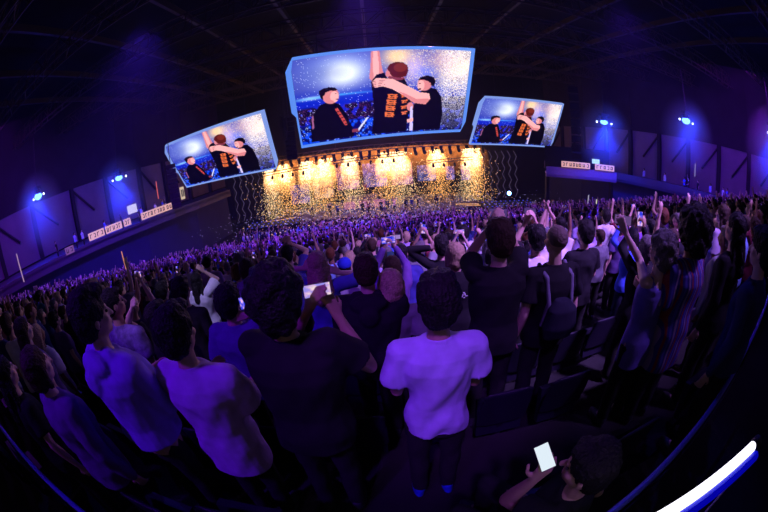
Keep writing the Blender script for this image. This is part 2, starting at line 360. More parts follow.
def fg(px, py, row, label, P, hands=None, name='person', dist=None, vox=.009, fscale=None):
    """one foreground spectator: head centre seen along the ray through (px, py), standing on the given row"""
    r = ray(px, py)
    if dist: t = dist; z = fz(eff(r.x*t, r.y*t)); k = max(-1, round((eff(r.x*t, r.y*t)-ROW0)/PITCHROW)); z = rowz(k)
    else:
        ye = ROW0+PITCHROW*row; t = 1.
        for _ in range(40): t *= ye/max(.05, eff(r.x*t, r.y*t)) if eff(r.x*t, r.y*t) > 0 else 1.3
        z = rowz(row)
    Hd = Vector((0, 0, CZ))+r*t; hz = Hd.z-z; sc = hz/(1.655 if not P.get('seated') else 1.195)
    sc = max(.80, min(1.16, sc)); yaw = P.get('yaw', None)
    if yaw is None: yaw = math.degrees(math.atan2(Hd.x, 44-Hd.y))
    e = empty(name, (Hd.x, Hd.y, Hd.z-1.655*sc if not P.get('seated') else z), rad(yaw)); 
    e.location.z = z; e.scale = (sc,)*3
    Mi = (Matrix.Translation(e.location) @ Matrix.Rotation(rad(yaw), 4, 'Z') @ Matrix.Scale(sc, 4)).inverted()
    if hands:
        P = dict(P); P['hands'] = {}
        for s, hp_ in hands.items():
            W = Vector((0, 0, CZ))+ray(hp_[0], hp_[1])*(t*(hp_[2] if len(hp_) > 2 else 1.08)); L = Mi @ W; L.z -= .06; P['hands'][s] = L
    J, parts = figure(P, vox, px % 17)
    for nm, me, M in parts: link(nm, me, e, M)
    if P.get('face'):
        for s in (-1, 1):
            m_ = MB(); m_.ell(J['H']((s*.031, .080, 1.652)), (.012, .009, .008), J['HR'], 10, 6); link('eye', m_.mesh('eye', True), [c for c in e.children if c.name.startswith('body')][0], EYE)
    tag(e, label, 'person'); PEOPLE.append((Hd.x, Hd.y, .27)); return e, J, Mi.inverted(), t
# ------------------------------------------------------------------ foreground people
WHITE = fabric((.72, .70, .74)); LILAC = fabric((.52, .32, .74)); NAVY = fabric((.03, .035, .12)); BLACKT = fabric((.019, .018, .021))
VIOLET = fabric((.30, .20, .62)); BLUE = fabric((.08, .12, .70)); GREY = fabric((.16, .16, .18)); DARKPURPLE = fabric((.10, .06, .20))
def stripes(name, cols, scale, axis=0):
    M = mat(name, cols[0], .85, .1); nt = M.node_tree; b = nt.nodes['Principled BSDF']
    tc = nt.nodes.new('ShaderNodeTexCoord'); sx = nt.nodes.new('ShaderNodeSeparateXYZ'); mu = nt.nodes.new('ShaderNodeMath'); mu.operation = 'MULTIPLY'; mu.inputs[1].default_value = scale
    fr = nt.nodes.new('ShaderNodeMath'); fr.operation = 'FRACT'; r = nt.nodes.new('ShaderNodeValToRGB'); r.color_ramp.interpolation = 'CONSTANT'
    nt.links.new(tc.outputs['Object'], sx.inputs[0]); nt.links.new(sx.outputs[axis], mu.inputs[0]); nt.links.new(mu.outputs[0], fr.inputs[0]); nt.links.new(fr.outputs[0], r.inputs[0])
    for i, c in enumerate(cols):
        e = r.color_ramp.elements[i] if i < 2 else r.color_ramp.elements.new(i/len(cols)); e.position = i/len(cols); e.color = (*c, 1)
    nt.links.new(r.outputs[0], b.inputs['Base Color']); return M
STRIPE = stripes('striped_cotton', [(.30, .04, .05), (.06, .05, .26), (.10, .08, .40), (.05, .04, .20), (.32, .24, .36), (.05, .04, .22)], 11)
FLORAL = mat('patterned_cotton', (.04, .03, .10), .9, .1, noise=.9, nscale=24, var=(.40, .30, .65))
T = lambda **k: k
# the man in the violet T-shirt straight ahead
eO, jO, mO, tO = fg(438, 302, 0, 'man in plain violet T-shirt standing alone in front of camera, seen from behind',
   T(top='tee', shirt=fabric((.52, .46, .78)), hair='full', haircol=HAIR['black'], skin=SKIN[1], shoe=SHOEBLUE, bulk=.98, hem=.86, fold=.009, pants=BLACKCLOTH,
     hands={-1: (-.19, .30, 1.10), 1: (.19, .30, 1.10)}, bend={-1: (-.15, -.8, -.8), 1: (.15, -.8, -.8)}), vox=.007)
eD, *_ = fg(177, 332, 0, 'man in pale violet T-shirt with bare neck, dark hair, left of centre foreground',
   T(top='loose', shirt=LILAC, hair='full', skin=SKIN[0], haircol=HAIR['black'], fold=.005, hem=.72, hands={-1: (-.20, .34, 1.15), 1: (.10, .36, 1.1)}), vox=.008)
eA, *_ = fg(92, 316, 0, 'man in bulky blue violet hoodie turned right, dark swept hair, far left foreground',
   T(top='hoodie', shirt=fabric((.30, .18, .70)), hair='full', skin=SKIN[0], face=1, yaw=-12, hyaw=-10, bulk=1.12, hem=.95, hands={-1: (-.2, .3, 1.1), 1: (.12, .34, 1.12)}), dist=1.75, vox=.008)
fg(113, 303, 1, 'man with long face in patterned dark shirt just behind hoodie man', T(top='tee', shirt=FLORAL, hair='short', hyaw=-25, face=1, skin=SKIN[1]))
fg(158, 318, 1, 'dark haired spectator in black top raising left fist, above pale violet shirt man', T(top='tee', shirt=BLACKT, hair='full', skin=SKIN[0], curl=1.2),
   hands={-1: (129, 303, 1.0)})
fg(182, 290, 2, 'dark silhouetted man with round black hair beside woman in white dress', T(top='long', shirt=BLACKT, hair='full'))
fg(163, 291, 3, 'spectator with dark hair and bright blue collar, left of silhouetted man', T(top='long', shirt=BLUE, hair='full'))
fg(197, 280, 4, 'woman in long white dress with arm over her head, left crowd', T(top='loose', shirt=WHITE, pants=WHITE, hair='long', fem=1, hem=.55), hands={1: (203, 268, 1.0)})
eG, *_ = fg(229, 302, 1, 'man with black hair in dark violet T-shirt, small phone at his right shoulder', T(top='loose', shirt=fabric((.12, .06, .34)), hair='full'), hands={1: (245, 308, .97)}, vox=.008)
fg(248, 268, 3, 'person in faded lilac hoodie with pink collar behind small lit phone', T(top='hoodie', shirt=fabric((.38, .22, .60)), hair='bob', haircol=HAIR['brown'], fem=1))
eH, jH, mH, tH = fg(277, 297, 0, 'large dark silhouette in black shirt filming with wide phone held sideways', T(top='tee', shirt=BLACKT, hair='curly', skin=SKIN[1], bulk=1.15),
   hands={-1: (305, 300, 1.15), 1: (337, 306, 1.15)}, vox=.008)
fg(318, 264, 2, 'woman with long fair hair and raised forearms behind sideways phone', T(top='tee', shirt=fabric((.1, .1, .5)), hair='long', haircol=HAIR['blond'], fem=1, bulk=.9), hands={-1: (302, 262, 1.0), 1: (338, 270, 1.0)})
fg(345, 267, 3, 'man in bright blue cap and pale lilac T-shirt', T(top='tee', shirt=WHITE, hair='short', cap=fabric((.05, .08, .85))))
eK, *_ = fg(366, 270, 1, 'man with short hair in bulky black hooded sweatshirt, left of centre', T(top='hoodie', shirt=BLACKT, hair='short', haircol=HAIR['brown'], bulk=1.1, hands={-1: (-.2, .3, 1.15), 1: (.2, .3, 1.15)}))
fg(391, 284, 1, 'small person with straight blonde hair between hooded man and violet shirt man', T(top='tee', shirt=GREY, hair='bob', haircol=HAIR['blond'], fem=1, bulk=.85))
fg(401, 253, 3, 'man with cropped dark hair in navy T-shirt behind hooded man', T(top='loose', shirt=fabric((.06, .05, .30)), hair='short', bulk=1.1))
fg(372, 245, 5, 'man in dark green T-shirt with right hand raised, above hooded man', T(top='tee', shirt=fabric((.02, .06, .07)), hair='short', haircol=HAIR['brown']), hands={1: (394, 240, 1.0)})
fg(441, 246, 3, 'man in black long sleeves raising a folded left arm beside blond head', T(top='long', shirt=BLACKT, hair='full', haircol=HAIR['black']), hands={-1: (430, 243, .98)})
eQ, jQ, mQ, tQ = fg(455, 254, 2, 'blond person in black T-shirt with small white print on the back', T(top='tee', shirt=BLACKT, hair='bob', haircol=HAIR['blond'], bulk=1.02))
fg(463, 233, 5, 'man in pale lilac T-shirt with arms forward, behind blond head', T(top='loose', shirt=WHITE, hair='full'), hands={1: (482, 232, 1.0)})
eR, *_ = fg(499, 240, 1, 'man in black V-neck T-shirt filming with both arms raised, dark shaggy hair', T(top='tee', shirt=BLACKT, hair='full', haircol=HAIR['brown'], bulk=1.08),
   hands={-1: (490, 219, 1.08), 1: (506, 219, 1.08)}, vox=.008)
eT, *_ = fg(536, 239, 2, 'man in pale violet T-shirt with wristwatch, both arms raised around phone', T(top='loose', shirt=WHITE, hair='full', bulk=1.0), hands={-1: (525, 218, 1.06), 1: (536, 217, 1.06)}, vox=.008)
eU, jU, mU, tU = fg(556, 240, 1, 'man with shaved head, black T-shirt and two grey backpack straps', T(top='tee', shirt=BLACKT, hair='shaved', haircol=HAIR['shaved'], bulk=1.08), vox=.008)
fg(560, 224, 4, 'dark haired spectator clapping with both arms high beyond the shaved head', T(top='tee', shirt=GREY, hair='short', palm={-1: (1, 0, 0), 1: (-1, 0, 0)}, curl=.2), hands={-1: (546, 206, 1.0), 1: (549, 206, 1.0)})
fg(585, 233, 2, 'man with black hair in black T-shirt right of the backpack straps', T(top='tee', shirt=BLACKT, hair='full', hands={-1: (-.25, .3, 1.1), 1: (.25, .3, 1.1)}))
eX, jX, mX, tX = fg(661, 250, 0, 'woman in violet vest top with curly greying hair, long left arm raised high', T(top='tank', shirt=fabric((.16, .12, .45)), hair='curly', haircol=HAIR['grey'], fem=1, skin=SKIN[2], bulk=.95, hem=.70, bend={-1: (.5, -.4, -.8)}),
   hands={-1: (627, 226, 1.04)}, dist=2.45, vox=.008)
eY, *_ = fg(692, 232, 0, 'person with big dark curly afro in open striped shirt, right foreground', T(top='loose', shirt=STRIPE, hair='afro', skin=SKIN[3], hem=.62, bulk=1.05, hands={-1: (-.15, .3, 1.15), 1: (.2, .25, 1.0)}), dist=2.6, vox=.008)
fg(735, 228, 0, 'tall dark silhouette near the right edge, long black hair', T(top='long', shirt=BLACKT, hair='long', fem=1), dist=3.1)
fg(722, 214, 2, 'woman in pale cardigan with long brown hair, between afro and right edge', T(top='loose', shirt=fabric((.40, .34, .45)), hair='long', haircol=HAIR['brown'], fem=1), dist=5.2)
fg(762, 250, 0, 'dark figure in navy top cut by the right edge', T(top='long', shirt=NAVY, hair='full'), dist=2.3)
fg(620, 226, 3, 'man in dark top between black T-shirt man and raised arm woman', T(top='tee', shirt=DARKPURPLE, hair='full'))
fg(600, 236, 3, 'spectator in dark shorts and grey top leaning beside black T-shirt man', T(top='tee', shirt=GREY, hair='short', haircol=HAIR['brown']))
fg(638, 222, 4, 'woman with curly brown bob looking at the raised camera', T(top='tee', shirt=DARKPURPLE, hair='curly', haircol=HAIR['brown'], fem=1))
fg(24, 330, 1, 'long haired brunette woman in blue violet shirt at the left edge', T(top='tee', shirt=DARKPURPLE, hair='long', haircol=HAIR['brown'], fem=1), dist=3.2)
fg(55, 320, 2, 'man in dark violet T-shirt with black hair near the left edge', T(top='tee', shirt=DARKPURPLE, hair='full'))
fg(6, 372, 0, 'woman with straight dark hair cut by the left edge of the frame', T(top='tee', shirt=BLACKT, hair='long', fem=1), dist=2.5)
fg(38, 366, 0, 'person in muted purple jacket with brown hair, lower left', T(top='jacket', shirt=fabric((.16, .06, .28)), hair='bob', haircol=HAIR['brown'], fem=1, hem=.80), dist=2.0)
fg(345, 285, 1, 'spectator in plum shirt behind the sideways phone', T(top='loose', shirt=fabric((.22, .16, .40)), hair='short'), dist=2.4) if False else None
fg(208, 262, 6, 'man in bright lilac T-shirt deeper in the left crowd', T(top='tee', shirt=LILAC, hair='short'))
fg(425, 236, 7, 'person in blue vest with dark ponytail right of green T-shirt man', T(top='tank', shirt=BLUE, hair='bun', fem=1))
fg(288, 254, 4, 'spectator in indigo T-shirt with both hands joined high, left of fair haired woman', T(top='tee', shirt=fabric((.08, .06, .4)), hair='short'), hands={-1: (284, 240, 1.0), 1: (291, 240, 1.0)})
eZ, jZ, mZ, tZ = fg(588, 468, -1, 'seated person with dark hair directly below, left hand holding bright white phone', T(top='tee', shirt=BLACKT, hair='full', face=1, seated=True, skin=SKIN[1], yaw=42, bend={-1: (0, .3, -1)}),
   hands={-1: (538, 472, .97)}, dist=1.22, vox=.007)
# backpack with straps, worn by the shaved man
bk = MB()
for s in (-1, 1):
    bk.tube([(s*.10, .07, 1.38), (s*.115, .02, 1.475), (s*.11, -.10, 1.42), (s*.10, -.155, 1.25), (s*.12, -.13, 1.05)], [.02]*5, 8)
bp = link('backpack_straps', bk.skin('backpack_straps', .008, 2), eU, fabric((.20, .18, .26)))
bk = MB(); bk.loft([(0, -.19, .98, .13, .06), (0, -.20, 1.08, .15, .08), (0, -.20, 1.22, .12, .07), (0, -.18, 1.28, .06, .04)], 16)
link('backpack', bk.skin('backpack', .01, 3), eU, fabric((.03, .03, .05)))
bk = MB(); S_, E_, W_ = jU[1]
# small white print on the blond person's shirt
pr = MB()
for (u, v, a, b) in [(0, .03, .020, .012), (.012, .012, .012, .02), (-.012, .006, .02, .008), (.03, -.008, .03, .006), (-.02, -.012, .022, .007), (.004, -.024, .014, .008)]:
    pr.box((.055+u, -.143, 1.27+v), (a, .004, b))
link('back_print', pr.mesh('back_print'), eQ, mat('white_print', (.8, .8, .82), .8))
# wristwatch on the raised left arm
def on_arm(e, J, s, name, M, r=.031, t=.96, w=.022):
    S, E_, W = J[s]; c = E_.lerp(W, t); d = nrm(W-E_); b = MB(); b.tube([c-d*w/2, c+d*w/2], [r, r], 14); link(name, b.mesh(name, True), e, M)
on_arm(eT, _[0] if False else joints(T(fem=0)), -1, 'wristwatch', BLACKM) if False else None
# patch on the neckline
# phones held in the foreground
def ph(px, py, t, label, M=None, land=False, back=None, w=.072, h=.15, tilt=0):
    r = ray(px, py); Pw = Vector((0, 0, CZ))+r*t; F = -r; F = nrm(Vector((F.x, F.y, F.z*.5))) if not back else back
    up = Vector((0, 0, 1)); sd = nrm(up.cross(F)); U = sd if land else up
    U = nrm(U*math.cos(rad(tilt))+(sd if not land else up)*math.sin(rad(tilt))); return phone(Pw, F, U, label, 'phones held up in the foreground', M, w, h)
SELF = screen_noise('filming_display', .9, [(.35, .30, .9), (.95, .75, .8), (.7, .45, .85)])
ph(317, 290, tH*1.13, 'wide phone filming, held sideways with bright pink display by black silhouette', SELF, True, w=.062, h=.13)
ph(243, 303, 2.2, 'small phone with blue and pink display at right shoulder of dark violet shirt man', None, w=.05, h=.085)
ph(498, 213, 2.55, 'dark phone held up by man in black V-neck T-shirt', glow('dim_display', (.15, .08, .35), .5), True)
ph(530, 211, 3.95, 'dark phone raised between hands of man with wristwatch', glow('dim_display', (.15, .08, .35), .5), True)
ph(545, 457, 1.10, 'brilliant white phone display held by seated person directly below', WHITELIT, back=nrm(Vector((0, 0, CZ))-(Vector((0, 0, CZ))+ray(545, 457)*1.1)), tilt=-30, w=.052, h=.095)
ph(623, 220, 2.6, 'phone lifted high by woman in violet vest top', glow('dim_display', (.2, .1, .35), .6), True)
ph(396, 237, 5.3, 'tiny phone raised by man in dark green T-shirt', glow('dim_display', (.4, .25, .7), .8), True)
# ------------------------------------------------------------------ crowd further down: one figure of each kind, then copies
def proto(P, vox=.02, seed=1):
    e = bpy.data.objects.new('spectator', None); L = []
    J, parts = figure(P, vox, seed)
    sh = MB()
    out = []
    for nm, me, M in parts:
        if nm == 'shoe': continue
        me.materials.append(M if M else BLACKT); out.append((nm, me))
    return out
V3 = lambda *a: a
POSES = [
 ('arms lowered', T(top='tee', hair='short')),
 ('arms lowered', T(top='loose', hair='long', fem=1, bulk=.92)),
 ('hands clasped', T(top='tee', hair='full', hands={-1: (-.12, .32, 1.2), 1: (.12, .32, 1.2)})),
 ('both arms high', T(top='tee', hair='short', hands={-1: (-.22, .10, 1.95), 1: (.22, .10, 1.95)})),
 ('filming overhead', T(top='tee', hair='full', hands={-1: (-.06, .22, 1.84), 1: (.08, .22, 1.84)})),
 ('one arm high', T(top='tee', hair='short', hands={1: (.24, .12, 1.98), -1: (-.2, .25, 1.05)})),
 ('one arm high', T(top='tank', hair='long', fem=1, hands={-1: (-.24, .1, 1.93)})),
 ('filming overhead', T(top='long', hair='bob', fem=1, hands={-1: (-.05, .25, 1.78), 1: (.08, .25, 1.78)})),
 ('both arms high', T(top='tee', hair='curly', fem=1, hands={-1: (-.3, .0, 1.9), 1: (.26, .1, 1.93)})),
 ('arms lowered', T(top='hoodie', hair='full', bulk=1.1)),
 ('hands clasped', T(top='loose', hair='bun', fem=1, hands={-1: (-.1, .3, 1.15), 1: (.1, .3, 1.15)})),
 ('arms lowered', T(top='jacket', hair='short', bulk=1.08)),
]
HSTYLE = ['short', 'long', 'thick', 'short', 'thick', 'short', 'long', 'bobbed', 'curly', 'thick', 'bunned', 'short']
PROT = [proto(P, .02, i) for i, (_, P) in enumerate(POSES)]
COLS = [('black', (.02, .02, .024), 5), ('charcoal', (.06, .06, .07), 2), ('white', (.72, .70, .74), 3), ('lilac', (.48, .38, .68), 2), ('navy', (.03, .04, .16), 2), ('bright blue', (.08, .14, .75), 2),
        ('grey', (.26, .26, .29), 2), ('purple', (.22, .10, .42), 2), ('maroon', (.20, .03, .06), 1), ('teal', (.03, .20, .24), 1), ('pink', (.65, .25, .40), 1), ('sky blue', (.25, .42, .75), 1)]
CW = [c[2] for c in COLS]; HC = ['black', 'black', 'brown', 'brown', 'blond', 'auburn', 'grey']
def free(x, y, r=.26):
    return all((x-a)**2+(y-b)**2 > (r+c)**2 for a, b, c in PEOPLE)
cand = []
def onwall(x, y):    # inside the side walls
    return -33+.0*y < x < 34 and not (x < -24 and y > 22) and not (x > 24 and y > 27)
for k in range(0, 40):
    ye = ROW0+PITCHROW*k; n = int(36/.56)
    for i in range(-n, n+1):
        x = i*.56+(k % 2)*.28+random.uniform(-.09, .09); y = ye-g(x)+random.uniform(-.06, .06)
        if y < .4 or random.random() < .10: continue
        cand.append((x, y, rowz(k), k))
for k in range(40, 60):      # flat floor in front of the stage
    for i in range(-32, 33):
        x = i*.55+random.uniform(-.2, .2); y = 35.4+(k-40)*.62+random.uniform(-.2, .2)
        if y < 39.2-.015*x*x*.2 and abs(x) < 18 and random.random() < .85: cand.append((x, y, 0, 99))
vis = []
for (x, y, z, k) in cand:
    if not onwall(x, y): continue
    px, py = project((x, y, z+1.6)); 
    if not (-12 < px < 780 and -5 < py < 520): continue
    d = math.sqrt(x*x+y*y+(z+1.6-CZ)**2)
    if d < 2.0: continue
    if not free(x, y, .22): continue
    # keep the people and things the photograph shows unobstructed: nobody stands right in front of the camera
    if d < 3.0 and abs(math.degrees(math.atan2(x, y))) < 62: continue
    if d < 3.0 and x > 0: continue
    vis.append((d, x, y, z, k))
vis.sort(); NIND = 255; used = {}; nph = 0
SIDES = [(-90, 'far left side'), (-50, 'below left balcony'), (-36, 'below left screen'), (-17, 'left of centre'), (0, 'below big screen\'s left'), (9, 'below big screen\'s right'), (19, 'below right screen'),
         (33, 'below balcony box'), (46, 'below right lamps'), (62, 'far right side'), (90, '')]
def place(x): 
    for (a, n), (b, _) in zip(SIDES, SIDES[1:]):
        if x < b: return n
    return SIDES[-2][1]
BANDS = [(4.0, 'nearest rows'), (5.5, 'near rows'), (7.5, 'middle rows'), (99, 'farther rows')]
for (d, x, y, z, k) in vis[:NIND]:
    band = next(n for L_, n in BANDS if d < L_); sd = place(math.degrees(math.atan2(x, y)))
    for tr in range(60):
        up_ = .25 if x < -.8*y or x > 1.4*y else 1
        pi = random.choices(range(12), [4, 4, 2, 1.6*up_, 2*up_, 1.4*up_, 1.4*up_, 1.5*up_, .8*up_, 3, 2, 3])[0]; ci = random.choices(range(12), CW)[0]; hc = random.choice(HC)
        key = (band, sd, POSES[pi][0], HSTYLE[pi], COLS[ci][0], hc)
        if key not in used: break
    used[key] = 1
    e = empty('spectator', (x, y, z), math.atan2(x, 44-y)+random.gauss(0, .22)); s = random.gauss(1.0, .045)*(.95 if POSES[pi][1].get('fem') else 1); e.scale = (s, s, s)
    lab = 'spectator, %s %s hair, %s top, %s, %s, %s' % (HSTYLE[pi], hc, COLS[ci][0], POSES[pi][0], band, sd)
    tag(e, lab, 'person', 'spectators standing in the raked crowd')
    sk = random.choices(SKIN, [4, 2, 3, 1])[0]; c = COLS[ci][1]; v = .9
    for nm, me in PROT[pi]:
        o = link(nm, me, e); o.material_slots[0].link = 'OBJECT'
        o.material_slots[0].material = {'body': sk, 'shirt': fabric(c), 'trousers': DENIM if (pi+ci) % 3 == 0 else BLACKCLOTH, 'hair': HAIR[hc]}[nm]
    PEOPLE.append((x, y, .25))
    if 'filming' in POSES[pi][0] and nph < 34:
        nph += 1; h = Matrix.Rotation(e.rotation_euler.z, 3, 'Z') @ Vector((.01, .24, 1.93 if pi == 4 else 1.87))*s
        dr = Matrix.Rotation(e.rotation_euler.z, 3, 'Z') @ Vector((0, -1, 0))
        phone(Vector((x, y, z))+h, dr+Vector((0, 0, .2)), Matrix.Rotation(e.rotation_euler.z, 3, 'Z') @ Vector((1, 0, 0)) if nph % 2 else (0, 0, 1),
              ('phone over filmer, %s %s hair, %s top, %s, %s' % (HSTYLE[pi], hc, COLS[ci][0], band, sd)), 'phones held up in the crowd')
# everybody else: far too many and too small to tell apart, one object
def lowfig(kind):
    mb = MB(); mb.loft([(0, 0, .80, .16, .11), (0, 0, 1.05, .15, .11), (0, 0, 1.33, .18, .12), (0, 0, 1.46, .08, .07)], 8, 1)
    for s in (-1, 1):
        mb.tube([(s*.09, 0, .86), (s*.11, 0, .08)], [.10, .06], 5, True, 2)
        if kind in (1, 3) or (kind == 2 and s == 1): E_, W = (s*.30, .05, 1.62), (s*(.22 if kind != 3 else .07), .16, 1.90)
        elif kind == 4: E_, W = (s*.25, .05, 1.14), (s*.08, .3, 1.2)
        else: E_, W = (s*.26, -.02, 1.12), (s*.25, .05, .85)
        mb.tube([(s*.18, 0, 1.41), E_], [.06, .045], 5, True, 1); mb.tube([E_, W, Vector(W)+Vector((0, .02, .10))], [.04, .028, .03], 5, True, 0)
    mb.tube([(0, 0, 1.44), (0, 0, 1.56)], [.05, .05], 6, True, 0); mb.ell((0, .015, 1.63), (.074, .09, .11), None, 8, 5, 0); mb.ell((0, -.02, 1.68), (.09, .10, .10), None, 8, 5, 3)
    return np.array([tuple(v) for v in mb.v]), mb.f, mb.mi
LOW = [lowfig(k) for k in range(5)]
sv, sf, sm, scol = [], [], [], []; off = 0
SKC = [(.62, .40, .30), (.50, .30, .21), (.25, .13, .08)]; HCC = [(.012, .01, .01), (.05, .028, .016), (.3, .2, .1)]
far = vis[NIND:]
for (d, x, y, z, k) in far:
    v, f, mi = LOW[random.choices(range(5), [7, 1, 1.2, 1.2, 3])[0]]; a = math.atan2(x, 44-y)+random.gauss(0, .25); s = random.gauss(1, .05)
    c_, s_ = math.cos(a)*s, math.sin(a)*s; w_ = np.stack([v[:, 0]*c_-v[:, 1]*s_+x, v[:, 0]*s_+v[:, 1]*c_+y, v[:, 2]*s+z], 1)
    sv.append(w_); cs = [random.choices(SKC, [5, 3, 1])[0], COLS[random.choices(range(12), CW)[0]][1], random.choice([(.02, .02, .025), (.03, .035, .07)]), random.choices(HCC, [5, 4, 1])[0]]
    for q, t in zip(f, mi): sf.append([i+off for i in q]); scol += [(*cs[t], 1)]*len(q)
    off += len(v)
me = bpy.data.meshes.new('crowd'); me.from_pydata(np.concatenate(sv).tolist(), [], sf)
ca = me.color_attributes.new('tint', 'FLOAT_COLOR', 'CORNER'); ca.data.foreach_set('color', np.array(scol, dtype=np.float32).ravel())
me.polygons.foreach_set('use_smooth', [True]*len(me.polygons)); me.update()
CM = mat('crowd_clothes', (.5, .5, .5), .85, .1); at = CM.node_tree.nodes.new('ShaderNodeAttribute'); at.attribute_name = 'tint'
CM.node_tree.links.new(at.outputs['Color'], CM.node_tree.nodes['Principled BSDF'].inputs['Base Color'])
tag(link('crowd', me, None, CM), 'dense far crowd filling the lower bowl and floor before the stage', 'crowd', kind='stuff')
print('PEOPLE visible', len(vis), 'individual', NIND, 'max d', vis[NIND-1][0] if len(vis) > NIND else 0)
# ------------------------------------------------------------------ seating bowl, platform, walls, roof
def structure(name, mb, M, smooth=False): return tag(mb.build(name, M, None, smooth), kind='structure')
mb = MB()
XS = [-44, -36, -28, -20, -12, -6, -3, 0, 2, 4, 8, 14, 20, 28, 36, 44]
for k in range(0, 41):
    y0 = ROW0+PITCHROW*(k-.5); y1 = y0+PITCHROW; z = rowz(k)
    for a, b in zip(XS, XS[1:]):
        P = [(a, y0-g(a)), (b, y0-g(b)), (b, y1-g(b)), (a, y1-g(a))]
        mb.add([(x, y, z) for x, y in P]+[(x, y, z-.6) for x, y in P], [[0, 1, 2, 3], [7, 6, 5, 4], [0, 4, 5, 1], [1, 5, 6, 2], [2, 6, 7, 3], [3, 7, 4, 0]])
structure('floor', mb, CONC)
mb = MB(); mb.box((0, 45, -.1), (100, 40, .2)); structure('floor', mb, CONC)
# camera platform behind the last row with its curved handrail
pz = CZ-2.05
mb = MB()
for a, b in zip(XS, XS[1:]):
    P = [(a, -5), (b, -5), (b, .70-g(b)), (a, .70-g(a))]
    mb.add([(x, y, pz) for x, y in P]+[(x, y, pz-.8) for x, y in P], [[0, 1, 2, 3], [7, 6, 5, 4], [0, 4, 5, 1], [1, 5, 6, 2], [2, 6, 7, 3], [3, 7, 4, 0]])
structure('floor', mb, CONC)
RP = [(-6, .38), (-3.1, .17), (-1.56, .11), (-.6, .10), (.2, .14), (.91, .28), (1.8, .46), (3.7, .86), (7, 1.6)]
rail = empty('handrail', (0, .1, pz)); rail_z = CZ-1.2
mb = MB(); mb.tube([(x, y-.1, rail_z-pz) for x, y in RP], .019, 12); mb.build('top_tube', mat('rail_blue_glint', (.10, .10, .55), .3, .7, .2), rail, True)  # blue light along the rail is put into the tube's colour
for i, (x, y) in enumerate(RP):
    if i in (0, 2, 5, 7, 8): mb = MB(); mb.tube([(x, y-.1, 0), (x, y-.1, rail_z-pz)], .016, 8); mb.build('post', DARKMETAL, rail, True)
mb = MB(); mb.tube([(x, y-.1, .12) for x, y in RP], .012, 8); mb.build('lower_tube', DARKMETAL, rail, True)
tag(rail, 'long curved steel handrail just below camera, sweeping across both lower corners', 'railing')
# white LED tube on a bracket beyond the rail, lower right
A = azel(84, -52, .92)+Vector((0, 0, 0)); B = azel(90, -34, 1.22)
tb = empty('light_tube', A); d = nrm(B-A); A2 = -d*.5; L_ = B-A
mb = MB(); mb.tube([A2, L_], .0195, 12); mb.build('tube_lamp', glow('tube_white', (.86, .84, 1), 2.2, True), tb, True)
mb = MB(); mb.tube([A2*.2, A2*.2+Vector((0, 0, -(A.z-pz)))], .014, 8); mb.build('bracket_post', DARKMETAL, tb)
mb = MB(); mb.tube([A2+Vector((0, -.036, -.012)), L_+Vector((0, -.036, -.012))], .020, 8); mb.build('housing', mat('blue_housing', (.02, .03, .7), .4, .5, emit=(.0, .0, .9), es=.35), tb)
mb = MB(); mb.tube([L_, L_+d*.035], .026, 12); mb.build('end_cap', DARKMETAL, tb, True)
mb = MB(); mb.tube([L_+d*.02, L_+d*.05+Vector((.03, -.02, -.16)), L_+Vector((.02, -.06, -.38))], .006, 6); mb.build('cable', mat('violet_cable', (.3, .2, .6), .5), tb)
tag(tb, 'glowing white light tube with blue underside at the lower right corner', 'lamp')
# folding seats in the nearest rows
def seat_proto():
    mb = MB(); mb.loft([(0, -.03, .42, .22, .022), (0, -.05, .60, .225, .025), (0, -.085, .82, .205, .02), (0, -.09, .845, .17, .012)], 20); back = mb.skin('backrest', .012, 2)
    mb = MB(); mb.box((0, .03, .46), (.40, .06, .36), R=Matrix.Rotation(rad(-12), 3, 'X')); pan = mb.mesh('seat_pan')
    mb = MB(); mb.box((0, 0, .03), (.08, .22, .06)); mb.box((0, 0, .22), (.05, .05, .40)); leg = mb.mesh('pedestal')
    for m_, M in ((back, PLASTIC), (pan, PLASTIC), (leg, DARKMETAL)): m_.materials.append(M)
    return [back, pan, leg]
SP = seat_proto(); ns = 0
for k in (0, 1, 2):
    for i in range(-14, 15):
        x = i*.56+.26; y = ROW0+PITCHROW*k-g(x)-.40; z = rowz(k)
        if k == 0 and -.55 < x < 1.35: continue
        if any((x-a)**2+(y-b)**2 < .11 for a, b, c in PEOPLE): continue
        px, py = project((x, y, z+.8))
        if not (-30 < px < 800 and py < 540): continue
        e = empty('folding_seat', (x, y, z), math.atan2(x, 44-y)); ns += 1
        for me_ in SP: link(me_.name.split('.')[0], me_, e)
        tag(e, 'dark folding plastic seat with its pan tipped up, among the nearest rows of people', 'seat', 'tipped up seats in the nearest rows')
# seat under the seated person
e = empty('folding_seat', (eZ.location.x, eZ.location.y-.10, eZ.location.z), rad(-8)); link('backrest', SP[0], e); link('pedestal', SP[2], e)
mb = MB(); mb.box((0, .20, .375), (.42, .40, .045)); mb.build('seat_pan', PLASTIC, e); tag(e, 'dark seat with pan folded down under the seated phone user', 'seat')
